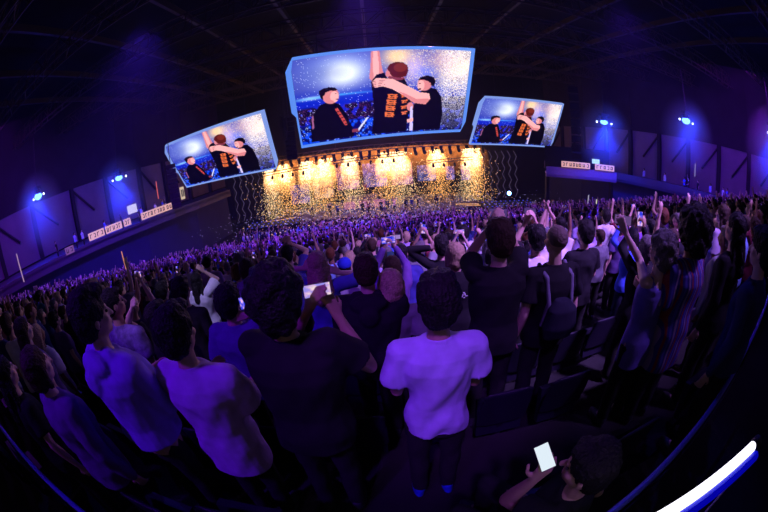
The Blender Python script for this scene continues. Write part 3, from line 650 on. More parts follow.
# side walls and galleries
HB = CZ-3.9
def ribbon(mb, pts, z0, z1, th=.25, mi=0):
    for (a, b), (c, d) in zip(pts, pts[1:]):
        n = nrm(Vector((-(d-b), c-a, 0)))*th; n2 = Vector((n.x, n.y, 0))
        q = [Vector((a, b, z0)), Vector((c, d, z0)), Vector((c, d, z1)), Vector((a, b, z1))]
        mb.add(q+[p+n2 for p in q], [[0, 1, 2, 3], [7, 6, 5, 4], [0, 4, 5, 1], [1, 5, 6, 2], [2, 6, 7, 3], [3, 7, 4, 0]], mi)
def slab(mb, inner, outer, z, th=.25):
    for i in range(len(inner)-1):
        P = [inner[i], inner[i+1], outer[i+1], outer[i]]
        mb.add([(x, y, z) for x, y in P]+[(x, y, z-th) for x, y in P], [[0, 1, 2, 3], [7, 6, 5, 4], [0, 4, 5, 1], [1, 5, 6, 2], [2, 6, 7, 3], [3, 7, 4, 0]])
LP = [(-37, 0), (-36.5, 5), (-34.5, 10.5), (-29, 20), (-25, 28), (-22.5, 36), (-21.5, 44)]
LO = [(-45, 0), (-44, 6), (-41.5, 14), (-36, 25), (-31, 34), (-28, 42), (-27, 53)]
RPt = [(38, -1), (37.5, 6), (36, 13), (33.2, 20), (29.5, 27), (26, 36), (25, 44)]
RO = [(46, -1), (45.5, 8), (43.5, 17), (39.5, 26), (35, 34), (32, 42), (31, 53)]
LW = [(x+1.2*(-1), y+.5) for x, y in LP]; RW = [(x+1.2, y+.5) for x, y in RPt]
BLUEWALL = mat('navy_wall', (.035, .03, .10), .85, .15, noise=.25, nscale=.4)
mb = MB(); ribbon(mb, LW[::-1], 0, HB); structure('wall_left', mb, BLUEWALL)
mb = MB(); ribbon(mb, RW, 0, HB); structure('wall_right', mb, BLUEWALL)
FASC = mat('fascia_paint', (.11, .085, .13), .8, .15, noise=.2, nscale=.5)
mb = MB(); slab(mb, LP, LO, HB); ribbon(mb, LP[::-1], HB-.75, HB+.25, -.2); structure('trim_1', mb, FASC)
mb = MB(); slab(mb, RPt, RO, HB); ribbon(mb, RPt, HB-.3, HB+.75, -.2); structure('trim_2', mb, FASC)
TOP = CZ+2.6
mb = MB(); ribbon(mb, LO[::-1], HB, CZ+13.3); structure('wall_left_upper', mb, WALLM)
mb = MB(); ribbon(mb, RO, HB, CZ+13.3); structure('wall_right_upper', mb, WALLM)
# lit panels, columns and braces of the galleries
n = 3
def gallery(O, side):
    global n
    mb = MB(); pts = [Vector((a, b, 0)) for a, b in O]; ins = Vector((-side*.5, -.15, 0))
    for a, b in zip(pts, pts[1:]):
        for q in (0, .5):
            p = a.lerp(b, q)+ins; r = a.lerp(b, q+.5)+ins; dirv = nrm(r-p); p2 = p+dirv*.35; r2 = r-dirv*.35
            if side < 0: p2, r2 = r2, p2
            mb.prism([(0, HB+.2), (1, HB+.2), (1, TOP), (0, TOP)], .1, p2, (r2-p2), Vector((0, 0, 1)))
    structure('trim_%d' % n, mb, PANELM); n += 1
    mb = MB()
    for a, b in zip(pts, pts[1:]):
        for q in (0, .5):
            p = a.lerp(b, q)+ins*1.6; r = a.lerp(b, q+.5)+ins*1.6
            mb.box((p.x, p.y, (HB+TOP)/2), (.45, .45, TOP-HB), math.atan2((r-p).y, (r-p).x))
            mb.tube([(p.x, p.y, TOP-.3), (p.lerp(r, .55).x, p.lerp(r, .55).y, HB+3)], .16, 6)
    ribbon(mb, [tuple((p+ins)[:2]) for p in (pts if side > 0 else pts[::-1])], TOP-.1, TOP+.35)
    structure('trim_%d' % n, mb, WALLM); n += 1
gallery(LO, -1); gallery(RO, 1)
mb = MB(); mb.box((0, 55, 8), (64, .4, 34)); structure('wall_back', mb, BLACKM)
mb = MB(); mb.box((0, 26, CZ+13.2), (96, 64, .3)); structure('ceiling', mb, ROOFM)
# roof steelwork
def lattice(mb, a, b, hgt=1.5, wid=.9, r=.07, bay=1.6):
    a, b = Vector(a), Vector(b); d = nrm(b-a); s = nrm(d.cross(Vector((0, 0, 1))))*wid/2; u = Vector((0, 0, hgt)); N = max(2, int((b-a).length/bay))
    for o in (s, -s, u+s, u-s): mb.tube([a+o, b+o], r, 5)
    for i in range(N):
        p, q = a.lerp(b, i/N), a.lerp(b, (i+1)/N)
        for o in (s, -s): mb.tube([p+o, q+o+u] if i % 2 else [p+o+u, q+o], r*.6, 4); mb.tube([p+o, p+o+u], r*.5, 4)
        mb.tube([p+s, q-s] if i % 2 else [p-s, q+s], r*.5, 4)
for i, y in enumerate((5, 11.5, 18, 24.5, 31, 37.5, 44)):
    mb = MB(); lattice(mb, (-40, y, CZ+9.6), (40, y, CZ+9.6)); structure('trim_%d' % n, mb, TRUSSM); n += 1
for i, x in enumerate((-30, -24, -18, -12, -6, 0, 6, 12, 18, 24, 30)):
    mb = MB(); mb.box((x, 26, CZ+11.7), (.28, 56, .5)); structure('trim_%d' % n, mb, TRUSSM); n += 1
# ------------------------------------------------------------------ the picture shown on the hanging screens
def raster(W=300, H=158):
    """colours per sample point of the live picture: three players hugging amid gold confetti"""
    yy, xx = np.mgrid[0:H, 0:W]; X = 60+640*xx/(W-1); Y = 62+345*yy/(H-1); rs = np.random.RandomState(3)
    img = np.zeros((H, W, 3)); 
    def sm(a, b, v): t = np.clip((v-a)/(b-a), 0, 1); return t*t*(3-2*t)
    def blend(c, m_): img[:] = img*(1-m_[..., None])+np.array(c)*m_[..., None]
    ns = rs.rand(H//6+3, W//6+3); fy, fx = yy/6, xx/6; iy, ix = fy.astype(int), fx.astype(int); ty, tx = fy-iy, fx-ix
    nz = (ns[iy, ix]*(1-ty)*(1-tx)+ns[iy+1, ix]*ty*(1-tx)+ns[iy, ix+1]*(1-ty)*tx+ns[iy+1, ix+1]*ty*tx)
    fine = rs.rand(H, W)
    blend((.24, .27, .68), np.ones((H, W))); blend((.02, .13, .75), sm(180, 250, Y)*(1-sm(300, 420, X)*.3))
    for (cx, cy, sx, sy, c, a) in [(225, 120, 140, 70, (.50, .60, .95), .85), (240, 140, 75, 50, (.95, .98, 1), 1.3), (120, 224, 50, 7, (.8, .9, 1), .9), (200, 224, 150, 4, (.3, .7, 1), .8), (160, 130, 80, 40, (.3, .35, .7), .5),
                                   (440, 90, 60, 45, (1, .82, .62), 1.1), (500, 140, 45, 60, (.85, .72, .95), .9), (660, 130, 75, 80, (1, .93, .85), 1.15), (600, 110, 60, 60, (.80, .62, .72), .8), (540, 160, 40, 30, (.4, .5, 1), .6)]:
        blend(c, np.clip(a*np.exp(-((X-cx)/sx)**2-((Y-cy)/sy)**2), 0, 1))
    cr = sm(255, 270, Y)*(1-sm(325, 335, Y)); blend((.07, .02, .12), cr*.9*(nz > .40)); blend((.5, .25, .5), cr*(fine > .86)*.7)
    fl = sm(328, 336, Y); blend((.01, .04, .38), fl); blend((.05, .30, .95), fl*(nz > .58)*.9); blend((.6, .8, 1), fl*(fine > .97))
    rg = sm(570, 620, X); blend((.02, .03, .22), rg*sm(255, 300, Y)*.9); blend((.05, .15, .8), rg*sm(265, 300, Y)*(nz > .6)*.8)
    blend((1, .95, .97), rg*(fine > .45)*np.clip(1.5-(Y-100)/230, .15, 1)*(1-sm(390, 420, Y))); blend((.42, .28, .42), rg*(nz > .62)*(fine < .2)*.6)
    blend((1, .9, .75), sm(380, 420, X)*(1-sm(640, 700, X)*.3)*(fine > .86)*(1-sm(230, 330, Y))*.9); blend((.8, .85, 1), (fine > .985)*1.)
    def poly(pts, c, soft=1.5):
        inside = np.zeros((H, W), bool); j = len(pts)-1
        for i in range(len(pts)):
            xi, yi = pts[i]; xj, yj = pts[j]
            if yi != yj: inside ^= ((yi > Y) != (yj > Y)) & (X < (xj-xi)*(Y-yi)/(yj-yi)+xi)
            j = i
        blend(c, inside.astype(float))
    def oval(cx, cy, rx, ry, c, a=0): 
        ca_, sa_ = math.cos(a), math.sin(a); u, v = (X-cx)*ca_+(Y-cy)*sa_, -(X-cx)*sa_+(Y-cy)*ca_
        blend(c, 1-sm(.85, 1.1, (u/rx)**2+(v/ry)**2))
    dk = (.012, .005, .06); sk = (.85, .50, .52); skl = (.97, .68, .68); skd = (.5, .22, .28)
    poly([(98, 402), (104, 330), (122, 285), (152, 255), (190, 246), (222, 262), (243, 300), (258, 345), (270, 380), (268, 402)], dk)
    poly([(203, 280), (214, 276), (240, 330), (246, 350), (236, 350)], (.75, .28, .25)); poly([(112, 300), (119, 292), (116, 345), (108, 350)], (.6, .35, .5))
    for q in range(5): poly([(205+q*8, 292+q*13), (222+q*7, 288+q*13), (222+q*7, 291+q*13), (206+q*8, 296+q*13)], dk)
    oval(192, 224, 32, 33, sk); oval(206, 230, 16, 22, skl); poly([(152, 214), (150, 200), (164, 192), (190, 189), (212, 194), (220, 203), (212, 206), (192, 204), (176, 208), (168, 222), (163, 236), (155, 230)], (.07, .03, .07)); oval(168, 228, 5, 8, sk); poly([(168, 246), (196, 258), (204, 246), (190, 240)], sk)
    poly([(208, 238), (220, 240), (218, 243), (208, 241)], (.35, .1, .15)); oval(212, 218, 3, 2, (.1, .03, .05))
    poly([(282, 378), (322, 328), (328, 330), (288, 382)], (.85, .85, 1)); poly([(262, 372), (285, 370), (290, 384), (262, 384)], skd)
    # middle figure seen from the back
    poly([(345, 64), (374, 64), (380, 120), (388, 160), (350, 190), (336, 170), (342, 120)], sk); poly([(352, 64), (366, 64), (372, 120), (372, 160), (352, 172), (350, 120)], skl)
    poly([(342, 186), (362, 158), (390, 152), (400, 176), (460, 176), (484, 230), (486, 300), (472, 402), (338, 402), (350, 300), (346, 240)], dk)
    oval(434, 150, 36, 36, sk); poly([(400, 136), (408, 120), (430, 111), (456, 114), (472, 128), (476, 150), (468, 172), (444, 178), (420, 172), (408, 156)], (.34, .10, .08)); oval(447, 135, 24, 18, (.46, .17, .12)); poly([(404, 166), (440, 176), (470, 178), (452, 186), (404, 186)], skd); oval(402, 158, 8, 13, sk)
    og = (.88, .42, .22)
    for r_, y0 in enumerate((240, 264, 288, 314)):    # two columns of orange block lettering, one glyph per row
        x0 = 402-r_*4
        for (a, b, c, d) in [((0, 0, 36, 5)), ((4, 8, 34, 5)), ((0, 15, 34, 4))][:3]: poly([(x0+a, y0+b), (x0+a+c, y0+b+4), (x0+a+c-2, y0+b+d+4), (x0+a, y0+b+d)], og)
        poly([(x0+2, y0), (x0+9, y0), (x0+7, y0+19), (x0, y0+19)], og); poly([(x0+26+(r_ % 2)*3, y0+4), (x0+32+(r_ % 2)*3, y0+4), (x0+30, y0+22), (x0+24, y0+20)], og)
        poly([(x0+13, y0+6), (x0+18, y0+6), (x0+17, y0+11), (x0+12, y0+11)], dk)
    for r_, y0 in enumerate((246, 270, 294, 318)):
        x0 = 450+(r_ % 2)*2; poly([(x0, y0), (x0+24, y0-2), (x0+24, y0+3), (x0, y0+5)], og); poly([(x0+3, y0+8), (x0+20, y0+7), (x0+20, y0+11), (x0+3, y0+12)], og); poly([(x0+6, y0), (x0+11, y0), (x0+10, y0+13), (x0+5, y0+13)], og)
    # right figure with the arm laid over the shoulders
    poly([(500, 402), (498, 300), (512, 250), (540, 218), (582, 228), (604, 262), (614, 330), (610, 402)], dk)
    oval(538, 204, 27, 31, sk); oval(524, 212, 13, 22, skl); poly([(512, 190), (520, 178), (545, 170), (570, 178), (578, 196), (572, 216), (560, 212), (552, 196), (532, 188)], (.05, .02, .07)); oval(556, 208, 5, 8, sk); poly([(512, 226), (524, 222), (526, 228), (514, 232)], (.2, .05, .1)); oval(519, 203, 4, 2, (.1, .03, .06))
    poly([(346, 186), (362, 172), (420, 180), (470, 210), (520, 240), (556, 246), (562, 270), (545, 292), (500, 284), (460, 250), (420, 222), (386, 208), (354, 210)], skl)
    poly([(500, 284), (545, 292), (562, 270), (550, 268), (510, 268), (462, 240), (440, 232)], sk)
    for q in range(4): poly([(344, 184+q*7), (392, 182+q*6), (392, 183+q*6), (344, 186+q*7)], skd)
    oval(486, 298, 13, 18, sk); poly([(488, 300), (496, 296), (500, 402), (486, 402)], (.8, .75, .95)); poly([(476, 352), (500, 346), (500, 362), (478, 366)], skl)
    return np.clip(img, 0, 1)**2.2, W, H
IMG, IW, IH = raster()
SCRM = bpy.data.materials.new('live_picture'); SCRM.use_nodes = True; nt = SCRM.node_tree; nt.nodes.remove(nt.nodes['Principled BSDF'])
e_ = nt.nodes.new('ShaderNodeEmission'); a_ = nt.nodes.new('ShaderNodeAttribute'); a_.attribute_name = 'picture'; e_.inputs[1].default_value = 1.22
nt.links.new(a_.outputs['Color'], e_.inputs[0]); nt.links.new(e_.outputs[0], nt.nodes['Material Output'].inputs[0]); SCRM.cycles.emission_sampling = 'NONE'
BORDER = glow('lit_screen_border', (.12, .30, .95), .95); BORDER2 = glow('lit_screen_border_pale', (.26, .40, .95), .85)
def hang_screen(TL, TR, BR, BL, label, sx, border):
    """one hanging LED screen given by its four corners"""
    C = (TL+TR+BR+BL)/4; e = empty('video_screen', C); TL, TR, BR, BL = [p-C for p in (TL, TR, BR, BL)]
    U = (TR-TL+BR-BL)/2; V = (TL-BL+TR-BR)/2; N = nrm(U.cross(V)); 
    P = lambda u, v, o=0: TL*(1-u)*(1-v)+TR*u*(1-v)+BR*u*v+BL*(1-u)*v+N*o
    out = [(-.035, .12), (.015, -.035), (.5, -.035), (1.022, -.035), (1.022, .90), (.995, 1.035), (.5, 1.035), (-.012, 1.035), (-.012, .66), (-.035, .60)]
    inn = [(0, .12), (.015, 0), (.5, 0), (1, 0), (1, .90), (1, 1), (.5, 1), (0, 1), (0, .66), (0, .60)]
    k = len(out); mb = MB(); a = [P(*q, .08) for q in out]; b = [P(*q, .08) for q in inn]; c = [P(*q, -.35) for q in out]
    fs = [[i, (i+1) % k, k+(i+1) % k, k+i] for i in range(k)]+[[i, 2*k+i, 2*k+(i+1) % k, (i+1) % k] for i in range(k)]
    mb.add(a+b+c, fs); mb.build('border', border, e)
    mb = MB(); mb.add([P(*q, -.36) for q in out]+[P(*q, -.75) for q in out], [list(range(k)), [k+i for i in range(k)][::-1]]+[[i, k+i, k+(i+1) % k, (i+1) % k] for i in range(k)]); mb.build('cabinet', BLACKM, e)
    vs = [tuple(P(x/(IW-1), y/(IH-1), .03)) for y in range(IH) for x in range(IW)]
    me = bpy.data.meshes.new('display'); me.from_pydata(vs, [], [[y*IW+x, (y+1)*IW+x, (y+1)*IW+x+1, y*IW+x+1] for y in range(IH-1) for x in range(IW-1)])
    ca = me.color_attributes.new('picture', 'FLOAT_COLOR', 'POINT'); ca.data.foreach_set('color', np.concatenate([IMG.reshape(-1, 3), np.ones((IW*IH, 1))], 1).astype(np.float32).ravel())
    link('display', me, e, SCRM)
    for u in (.15, .5, .85):
        p = P(u, 0, -.5); mb = MB(); mb.tube([p, (p.x, p.y, CZ+11.4-C.z)], .04, 6); mb.build('hanging_cable', DARKMETAL, e)
    tag(e, label, 'screen'); return C, N
def pix(px, py, y=None, D=None):
    r = ray(px, py); return Vector((0, 0, CZ))+r*(y/r.y if y else D)
mC, mN = hang_screen(pix(290, 61, y=28.3), pix(471, 51, y=28.3), pix(461, 129, y=31), pix(303, 145, y=31), 'largest centre screen with blue border showing three players hugging', 1, BORDER)
lC, lN = hang_screen(pix(165, 147, D=43), pix(261, 113, D=34.5), pix(276, 167, D=36), pix(187, 186, D=44.5), 'left hanging screen, steeply tilted, showing the three hugging players', 1, BORDER2)
rC, rN = hang_screen(pix(484, 98, D=40.5), pix(562, 105, D=46), pix(550, 146, D=47), pix(471, 143, D=42), 'right hanging screen, smallest of three, showing the hugging players', 1, BORDER2)
for i, (C, N, s, p) in enumerate([(mC, mN, 9, 900), (lC, lN, 6, 350), (rC, rN, 6, 300)]):
    l = bpy.data.lights.new('screen_glow', 'AREA'); l.shape = 'RECTANGLE'; l.size = s*1.8; l.size_y = s; l.energy = p*.5; l.color = (.40, .28, 1)
    o = bpy.data.objects.new('screen_glow', l); COL.objects.link(o); o.location = C+N*.5; o.rotation_euler = (-N).to_track_quat('Z', 'Y').to_euler() if False else N.to_track_quat('-Z', 'Y').to_euler(); l.cycles.cast_shadow = False if False else True
# ------------------------------------------------------------------ stage
SZ = 1.3; SY = 40.0
st = empty('stage', (-.5, SY, 0))
mb = MB(); mb.prism([(-15.5, 1.5), (-9, 0), (9.5, 0), (17, 2.2), (17, 12.5), (-15.5, 12.5)], SZ, (0, 0, SZ), (1, 0, 0), (0, 1, 0)); mb.build('deck', mat('stage_deck', (.07, .05, .09), .35, .5, noise=.3, nscale=1), st)
mb = MB(); mb.box((.2, -.04, SZ*.55), (18, .06, .5)); mb.build('front_panel', glow('orange_led_skirt', (.9, .22, .28), .55), st)
mb = MB(); mb.box((-1.5, 4.5, SZ+.35), (7, 3, .7)); mb.box((-1.5, 6.2, SZ+.8), (5, 2.4, 1.6)); mb.build('riser', mat('riser_paint', (.10, .07, .14), .5, .4), st)
mb = MB()
for x in (-3.5, -1.5, .5): mb.box((x, 3.2, SZ+.9), (1.5, .5, .9))
mb.build('desk', mat('desk_front', (.25, .12, .22), .5, .4, emit=(.9, .25, .35), es=.25), st)
for s, pts in ((-1, [(-13.5, -3.2), (-8.0, .2)]), (1, [(8.5, .1), (14.5, -2.2)])):
    a, b = [Vector((x, y, 0)) for x, y in pts]; d = nrm(b-a); q = Vector((-d.y, d.x, 0))
    mb = MB(); mb.prism([(0, 0), (1, 0), (1, 1), (0, 1)], 1.0, a+Vector((0, 0, 1.0))-q*.8, b-a, q*1.6); w_ = mb.build('walkway', BLACKM, st)
    for o in (-.8, .8): mb = MB(); mb.tube([a+q*o+Vector((0, 0, 1.03)), b+q*o+Vector((0, 0, 1.03))], .05, 5); mb.build('light_strip', glow('amber_strip', (1, .55, .2), 1.1), st)
for x0, x1, yy_ in ((11.5, 17, .2), (10.5, 16.5, 1.3), (-17, -11.5, -.4), (-16, -11, .9)):
    mb = MB(); mb.tube([(x0, yy_, SZ+.35), (x1, yy_-1.2*(1 if x0 > 0 else -1), SZ+.3)], .05, 5); mb.build('light_strip', glow('amber_strip', (1, .45, .15), .9), st)
tag(st, 'wide dark stage with glowing strips and red lit front below the spark curtain', 'stage')
# LED wall units at the back of the stage
k = 0
WALLCOL = [((.25, .12, .55), .35), ((.75, .22, .45), .45), ((.32, .20, .75), .5), ((.85, .35, .25), .5), ((.2, .2, .7), .45)]
for i, (x, wd, z0, z1, ci) in enumerate([(-12.5, 3.4, 1.8, 5.2, 0), (-8.6, 3.4, 2.2, 6.5, 3), (-4.6, 3.8, 3.2, 7.4, 1), (-.3, 4.0, 3.2, 7.4, 2), (3.9, 3.6, 3.2, 7.0, 1), (7.8, 3.2, 3.6, 6.4, 4), (11.6, 1.5, 3.6, 6.0, 2), (14.2, 1.7, 3.4, 6.2, 2)]):
    e = empty('stage_display', (x, SY+10.8, z0)); c, s = WALLCOL[ci]; s *= .95; H_ = z1-z0
    mb = MB(); mb.box((0, .2, H_/2), (wd, .3, H_)); mb.build('cabinet', BLACKM, e)
    mb = MB(); mb.box((0, .02, H_/2), (wd*.92, .06, H_*.9)); mb.build('display', screen_noise('stage_picture', s*1.3, [c, tuple(min(1, v*1.5+.1) for v in c), tuple(v*.35 for v in c)]), e)
    mb = MB(); mb.box((-wd*.4, .2, -z0/2+SZ/2), (.12, .2, z0-SZ)); mb.build('support', DARKMETAL, e); mb = MB(); mb.box((wd*.4, .2, -z0/2+SZ/2), (.12, .2, z0-SZ)); mb.build('support', DARKMETAL, e)
    tag(e, ['leftmost', 'second from left', 'third from left', 'fourth from left', 'fifth from left', 'third from right', 'narrow second from right', 'narrow rightmost'][i]+' lit display panel at the back of the stage', 'screen')
# curved zigzag light grids left and right of the stage
for sx_, lab in ((-1, 'left'), (1, 'right')):
    e = empty('light_grid', (sx_*17.5-.3, SY+4, 1.2)); 
    for q in range(7):
        mb = MB(); x = (q-3)*1.0
        pts = [(x+(.22 if j % 2 else -.22), .06*j, .5+j*.85) for j in range(9)]
        mb.tube(pts, .035, 4); mb.build('light_strip', glow('violet_strip', (.42, .30, .62), .22), e)
    mb = MB(); mb.box((0, .7, 4), (7.6, .3, 8)); mb.build('backing', BLACKM, e)
    tag(e, 'tall dark panel of faint zigzag light strips %s of the stage' % lab, 'light panel')
# side seating with blue points of light
BDOT = glow('blue_point', (.10, .10, 1), .8)
for sx_, lab in ((-1, 'left'), (1, 'right')):
    e = empty('light_row', (sx_*(15.0)+1.5, SY-1, 1.0)); 
    mb = MB(); mb.box((0, 0, 0), (7, 3, 1.6)); mb.build('riser', BLACKM, e)
    for r_ in range(3):
        for q in range(11): mb = MB(); mb.box((-3.3+q*.66, -1.45+r_*1.0, .86+r_*.10), (.16, .1, .08)); mb.build('lamp', BDOT, e)
    tag(e, 'low riser edged with rows of small blue lamps %s of the stage' % lab, 'light')
# front truss carrying the spark machines
tr = empty('lighting_truss', (0, SY+2.5, 9.2)); mb = MB(); lattice(mb, (-17, 0, .2), (17, 0, .2), .7, .7, .05, 1.0); mb.build('frame', TRUSSM, tr)
for x in (-15, -5, 5, 15): mb = MB(); mb.tube([(x, 0, .9), (x, 0, 22.5-9.2+.5)], .03, 5); mb.build('hanging_cable', DARKMETAL, tr)
tag(tr, 'long box truss over the stage front carrying the spark jets', 'truss')
for i, (x, y, z, L_) in enumerate([(-12, SY+.6, 8.2, 7), (-1, SY+.2, 8.6, 9), (9.5, SY+1, 7.6, 6)]):
    e = empty('lighting_bar', (x, y, z)); mb = MB(); mb.tube([(-L_/2, 0, 0), (L_/2, 0, .25)], .06, 6); mb.tube([(-L_/2, 0, -.35), (L_/2, 0, -.10)], .06, 6)
    for q in range(int(L_)): mb.tube([(-L_/2+q, 0, q/L_*.25), (-L_/2+q+.5, 0, -.33+q/L_*.25)], .03, 4)
    mb.build('bar', DARKMETAL, e)
    for q in range(int(L_/1.4)): mb = MB(); mb.cap((-L_/2+.7+q*1.4, 0, -.5), .14, (-L_/2+.7+q*1.4, -.1, -.75), .18, 8); mb.build('lamp_head', BLACKM, e)
    tag(e, ['short dark lamp bar in front of the left sparks', 'long dark lamp bar in front of the centre sparks', 'dark lamp bar in front of the right sparks'][i], 'truss')
for i in range(26):
    x = -14.6+i*1.16; e = empty('moving_light', (x, SY+2.2, 9.1)); h = random.uniform(.4, .75)
    mb = MB(); mb.box((0, 0, .15), (.4, .35, .3)); mb.build('base', BLACKM, e); mb = MB(); mb.cap((0, 0, -.1), .2, (random.uniform(-.15, .15), -.05, -h), .24, 8); mb.build('head', BLACKM, e)
    tag(e, 'small black stage lamp hanging in the row along the front truss', 'lamp', 'black stage lamps along the front truss')
# spark curtains: falling burning gold sparks
GOLD = glow('burning_gold', (1, .45, .12), 2.4); GOLD2 = glow('pale_spark', (1, .68, .34), 1.7); CORE = glow('white_hot', (1, .70, .34), 3)
JETS = [(-14.2, .9), (-12.3, 1.3), (-9.0, 1.2), (-6.9, 1.5), (-3.4, 1.1), (1.2, 1.3), (3.0, 1.4), (8.0, 1.3), (12.2, 1.0), (13.4, .9)]
def flame_vol(name, col, s):
    M = bpy.data.materials.new(name); M.use_nodes = True; nt = M.node_tree; nt.nodes.remove(nt.nodes['Principled BSDF'])
    em = nt.nodes.new('ShaderNodeEmission'); em.inputs[0].default_value = (*col, 1); tc = nt.nodes.new('ShaderNodeTexCoord'); sp = nt.nodes.new('ShaderNodeSeparateXYZ')
    no = nt.nodes.new('ShaderNodeTexNoise'); no.inputs['Scale'].default_value = 1.6; no.inputs['Detail'].default_value = 3
    rm = nt.nodes.new('ShaderNodeValToRGB'); rm.color_ramp.elements[0].position = .30; rm.color_ramp.elements[1].position = .62
    mr = nt.nodes.new('ShaderNodeMapRange'); mr.inputs[1].default_value = 0; mr.inputs[2].default_value = 1; mr.inputs[3].default_value = 0; mr.inputs[4].default_value = s
    pw = nt.nodes.new('ShaderNodeMath'); pw.operation = 'POWER'; pw.inputs[1].default_value = 1.7; mu = nt.nodes.new('ShaderNodeMath'); mu.operation = 'MULTIPLY'
    nt.links.new(tc.outputs['Object'], no.inputs['Vector']); nt.links.new(tc.outputs['Generated'], sp.inputs[0]); nt.links.new(sp.outputs[2], pw.inputs[0]); nt.links.new(pw.outputs[0], mr.inputs[0])
    nt.links.new(no.outputs['Fac'], rm.inputs[0]); nt.links.new(rm.outputs[0], mu.inputs[0]); nt.links.new(mr.outputs[0], mu.inputs[1]); nt.links.new(mu.outputs[0], em.inputs[1])
    nt.links.new(em.outputs[0], nt.nodes['Material Output'].inputs['Volume']); return M
FV = flame_vol('flame_gas', (1, .42, .12), 3.0); SV = flame_vol('emissive_smoke', (1, .27, .05), .50)  # smoke emits by itself, in place of spark light falling on it
JN = ['leftmost', 'second from left', 'third from left', 'fourth from left', 'fifth from left', 'fifth from right', 'fourth from right', 'third from right', 'second from right', 'rightmost']
def tets(mb, pts, sizes):
    T4 = [Vector((1, 1, 1)), Vector((1, -1, -1)), Vector((-1, 1, -1)), Vector((-1, -1, 1))]
    for p, s in zip(pts, sizes): mb.add([Vector(p)+Vector((v.x*s, v.y*s, v.z*s*1.5)) for v in T4], [[0, 1, 2], [0, 3, 1], [0, 2, 3], [1, 3, 2]])
for i, (x, r0) in enumerate(JETS):
    e = empty('spark_jet', (x, SY+2.0+.5*(i % 2), 8.9)); mb = MB(); mb.box((0, 0, .1), (.3, .3, .4)); mb.build('nozzle', DARKMETAL, e)
    mb = MB(); pts, sz = [], []
    for q in range(1500):
        h = random.random()**1.1*7.0; sp = (.35+.11*h)*r0; pts.append((random.gauss(0, sp), random.gauss(0, sp), -h)); sz.append(random.uniform(.012, .030)*(1.25-.05*h))
    tets(mb, pts, sz); tag(mb.build('spark', GOLD if i % 2 else GOLD2, e), kind='stuff')
    mb = MB(); pts = [(random.gauss(0, .30*r0), random.gauss(0, .25), -random.random()**1.3*2.4) for q in range(260)]; tets(mb, pts, [random.uniform(.03, .07) for _ in pts]); tag(mb.build('spark', CORE, e), kind='stuff')
    mb = MB(); mb.tube([(0, 0, -4.6), (0, 0, -3), (0, 0, -1.2), (0, 0, -.1)], [.6*r0, 1.15*r0, 1.1*r0, .6*r0], 14); mb.build('flame', FV, e)
    tag(e, '%s column of gold sparks falling from the truss over the stage' % JN[i], 'fireworks')
    if i % 2 == 0 or i == 9:
        l = bpy.data.lights.new('spark_light', 'POINT'); l.energy = 300; l.color = (1, .50, .20); l.shadow_soft_size = .8
        o = bpy.data.objects.new('spark_light', l); COL.objects.link(o); o.location = (x, SY+1.6, 7.2)
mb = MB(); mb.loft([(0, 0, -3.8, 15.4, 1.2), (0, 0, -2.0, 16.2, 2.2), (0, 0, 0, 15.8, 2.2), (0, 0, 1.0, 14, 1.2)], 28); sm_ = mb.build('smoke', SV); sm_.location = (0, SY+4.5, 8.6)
tag(sm_, 'orange smoke with its glow put in, hanging behind the falling gold sparks', 'smoke', kind='stuff')
# gold confetti drifting over stage and floor, its glint put in as emission
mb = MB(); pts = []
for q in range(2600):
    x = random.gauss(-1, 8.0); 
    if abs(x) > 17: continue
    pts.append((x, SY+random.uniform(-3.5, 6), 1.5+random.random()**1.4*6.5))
tets(mb, pts, [random.uniform(.012, .034) for _ in pts]); tag(mb.build('confetti', glow('gold_glint_glow', (1, .55, .22), 1.5)), 'gold glitter drifting low over the stage and front rows', 'confetti', kind='stuff')
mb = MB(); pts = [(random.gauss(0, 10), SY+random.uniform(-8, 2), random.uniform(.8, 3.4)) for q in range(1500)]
tets(mb, pts, [random.uniform(.012, .03) for _ in pts]); tag(mb.build('confetti', glow('violet_glint_glow', (.55, .45, 1), 1.2)), 'pale violet glitter specks over the front of the crowd', 'confetti', kind='stuff')  # violet specks also carry their glint as emission
# people on the stage, each a copy of a crowd figure
for i, (x, y, pi, zz) in enumerate([(-6.5, 1.4, 3, 0), (-5.4, 1.0, 0, 0), (-2.2, .9, 11, 0), (-1.4, 1.2, 5, 0), (.2, .8, 0, 0), (1.0, 1.1, 9, 0), (1.9, .9, 3, 0), (3.4, 1.2, 11, 0), (4.1, .7, 0, 0), (5.0, 1.3, 5, 0), (-9, 2.0, 0, 0), (7.5, 1.8, 9, 0), (-1.8, 5.6, 3, 1.6), (.0, 4.6, 0, .7)]):
    e = empty('performer', (x, SY+y, SZ+zz), random.uniform(-.6, .6)+(math.pi if i % 3 == 0 else 0)); ci = [0, 4, 0, 8, 0, 1, 10, 0, 4, 0, 1, 0, 8, 0][i]
    for nm, me_ in PROT[pi]:
        o = link(nm, me_, e); o.material_slots[0].link = 'OBJECT'; o.material_slots[0].material = {'body': SKIN[0], 'shirt': fabric(COLS[ci][1]), 'trousers': BLACKCLOTH, 'hair': HAIR['black']}[nm]
    tag(e, 'tiny silhouette standing on the lit stage under the sparks', 'person', 'people on the stage')
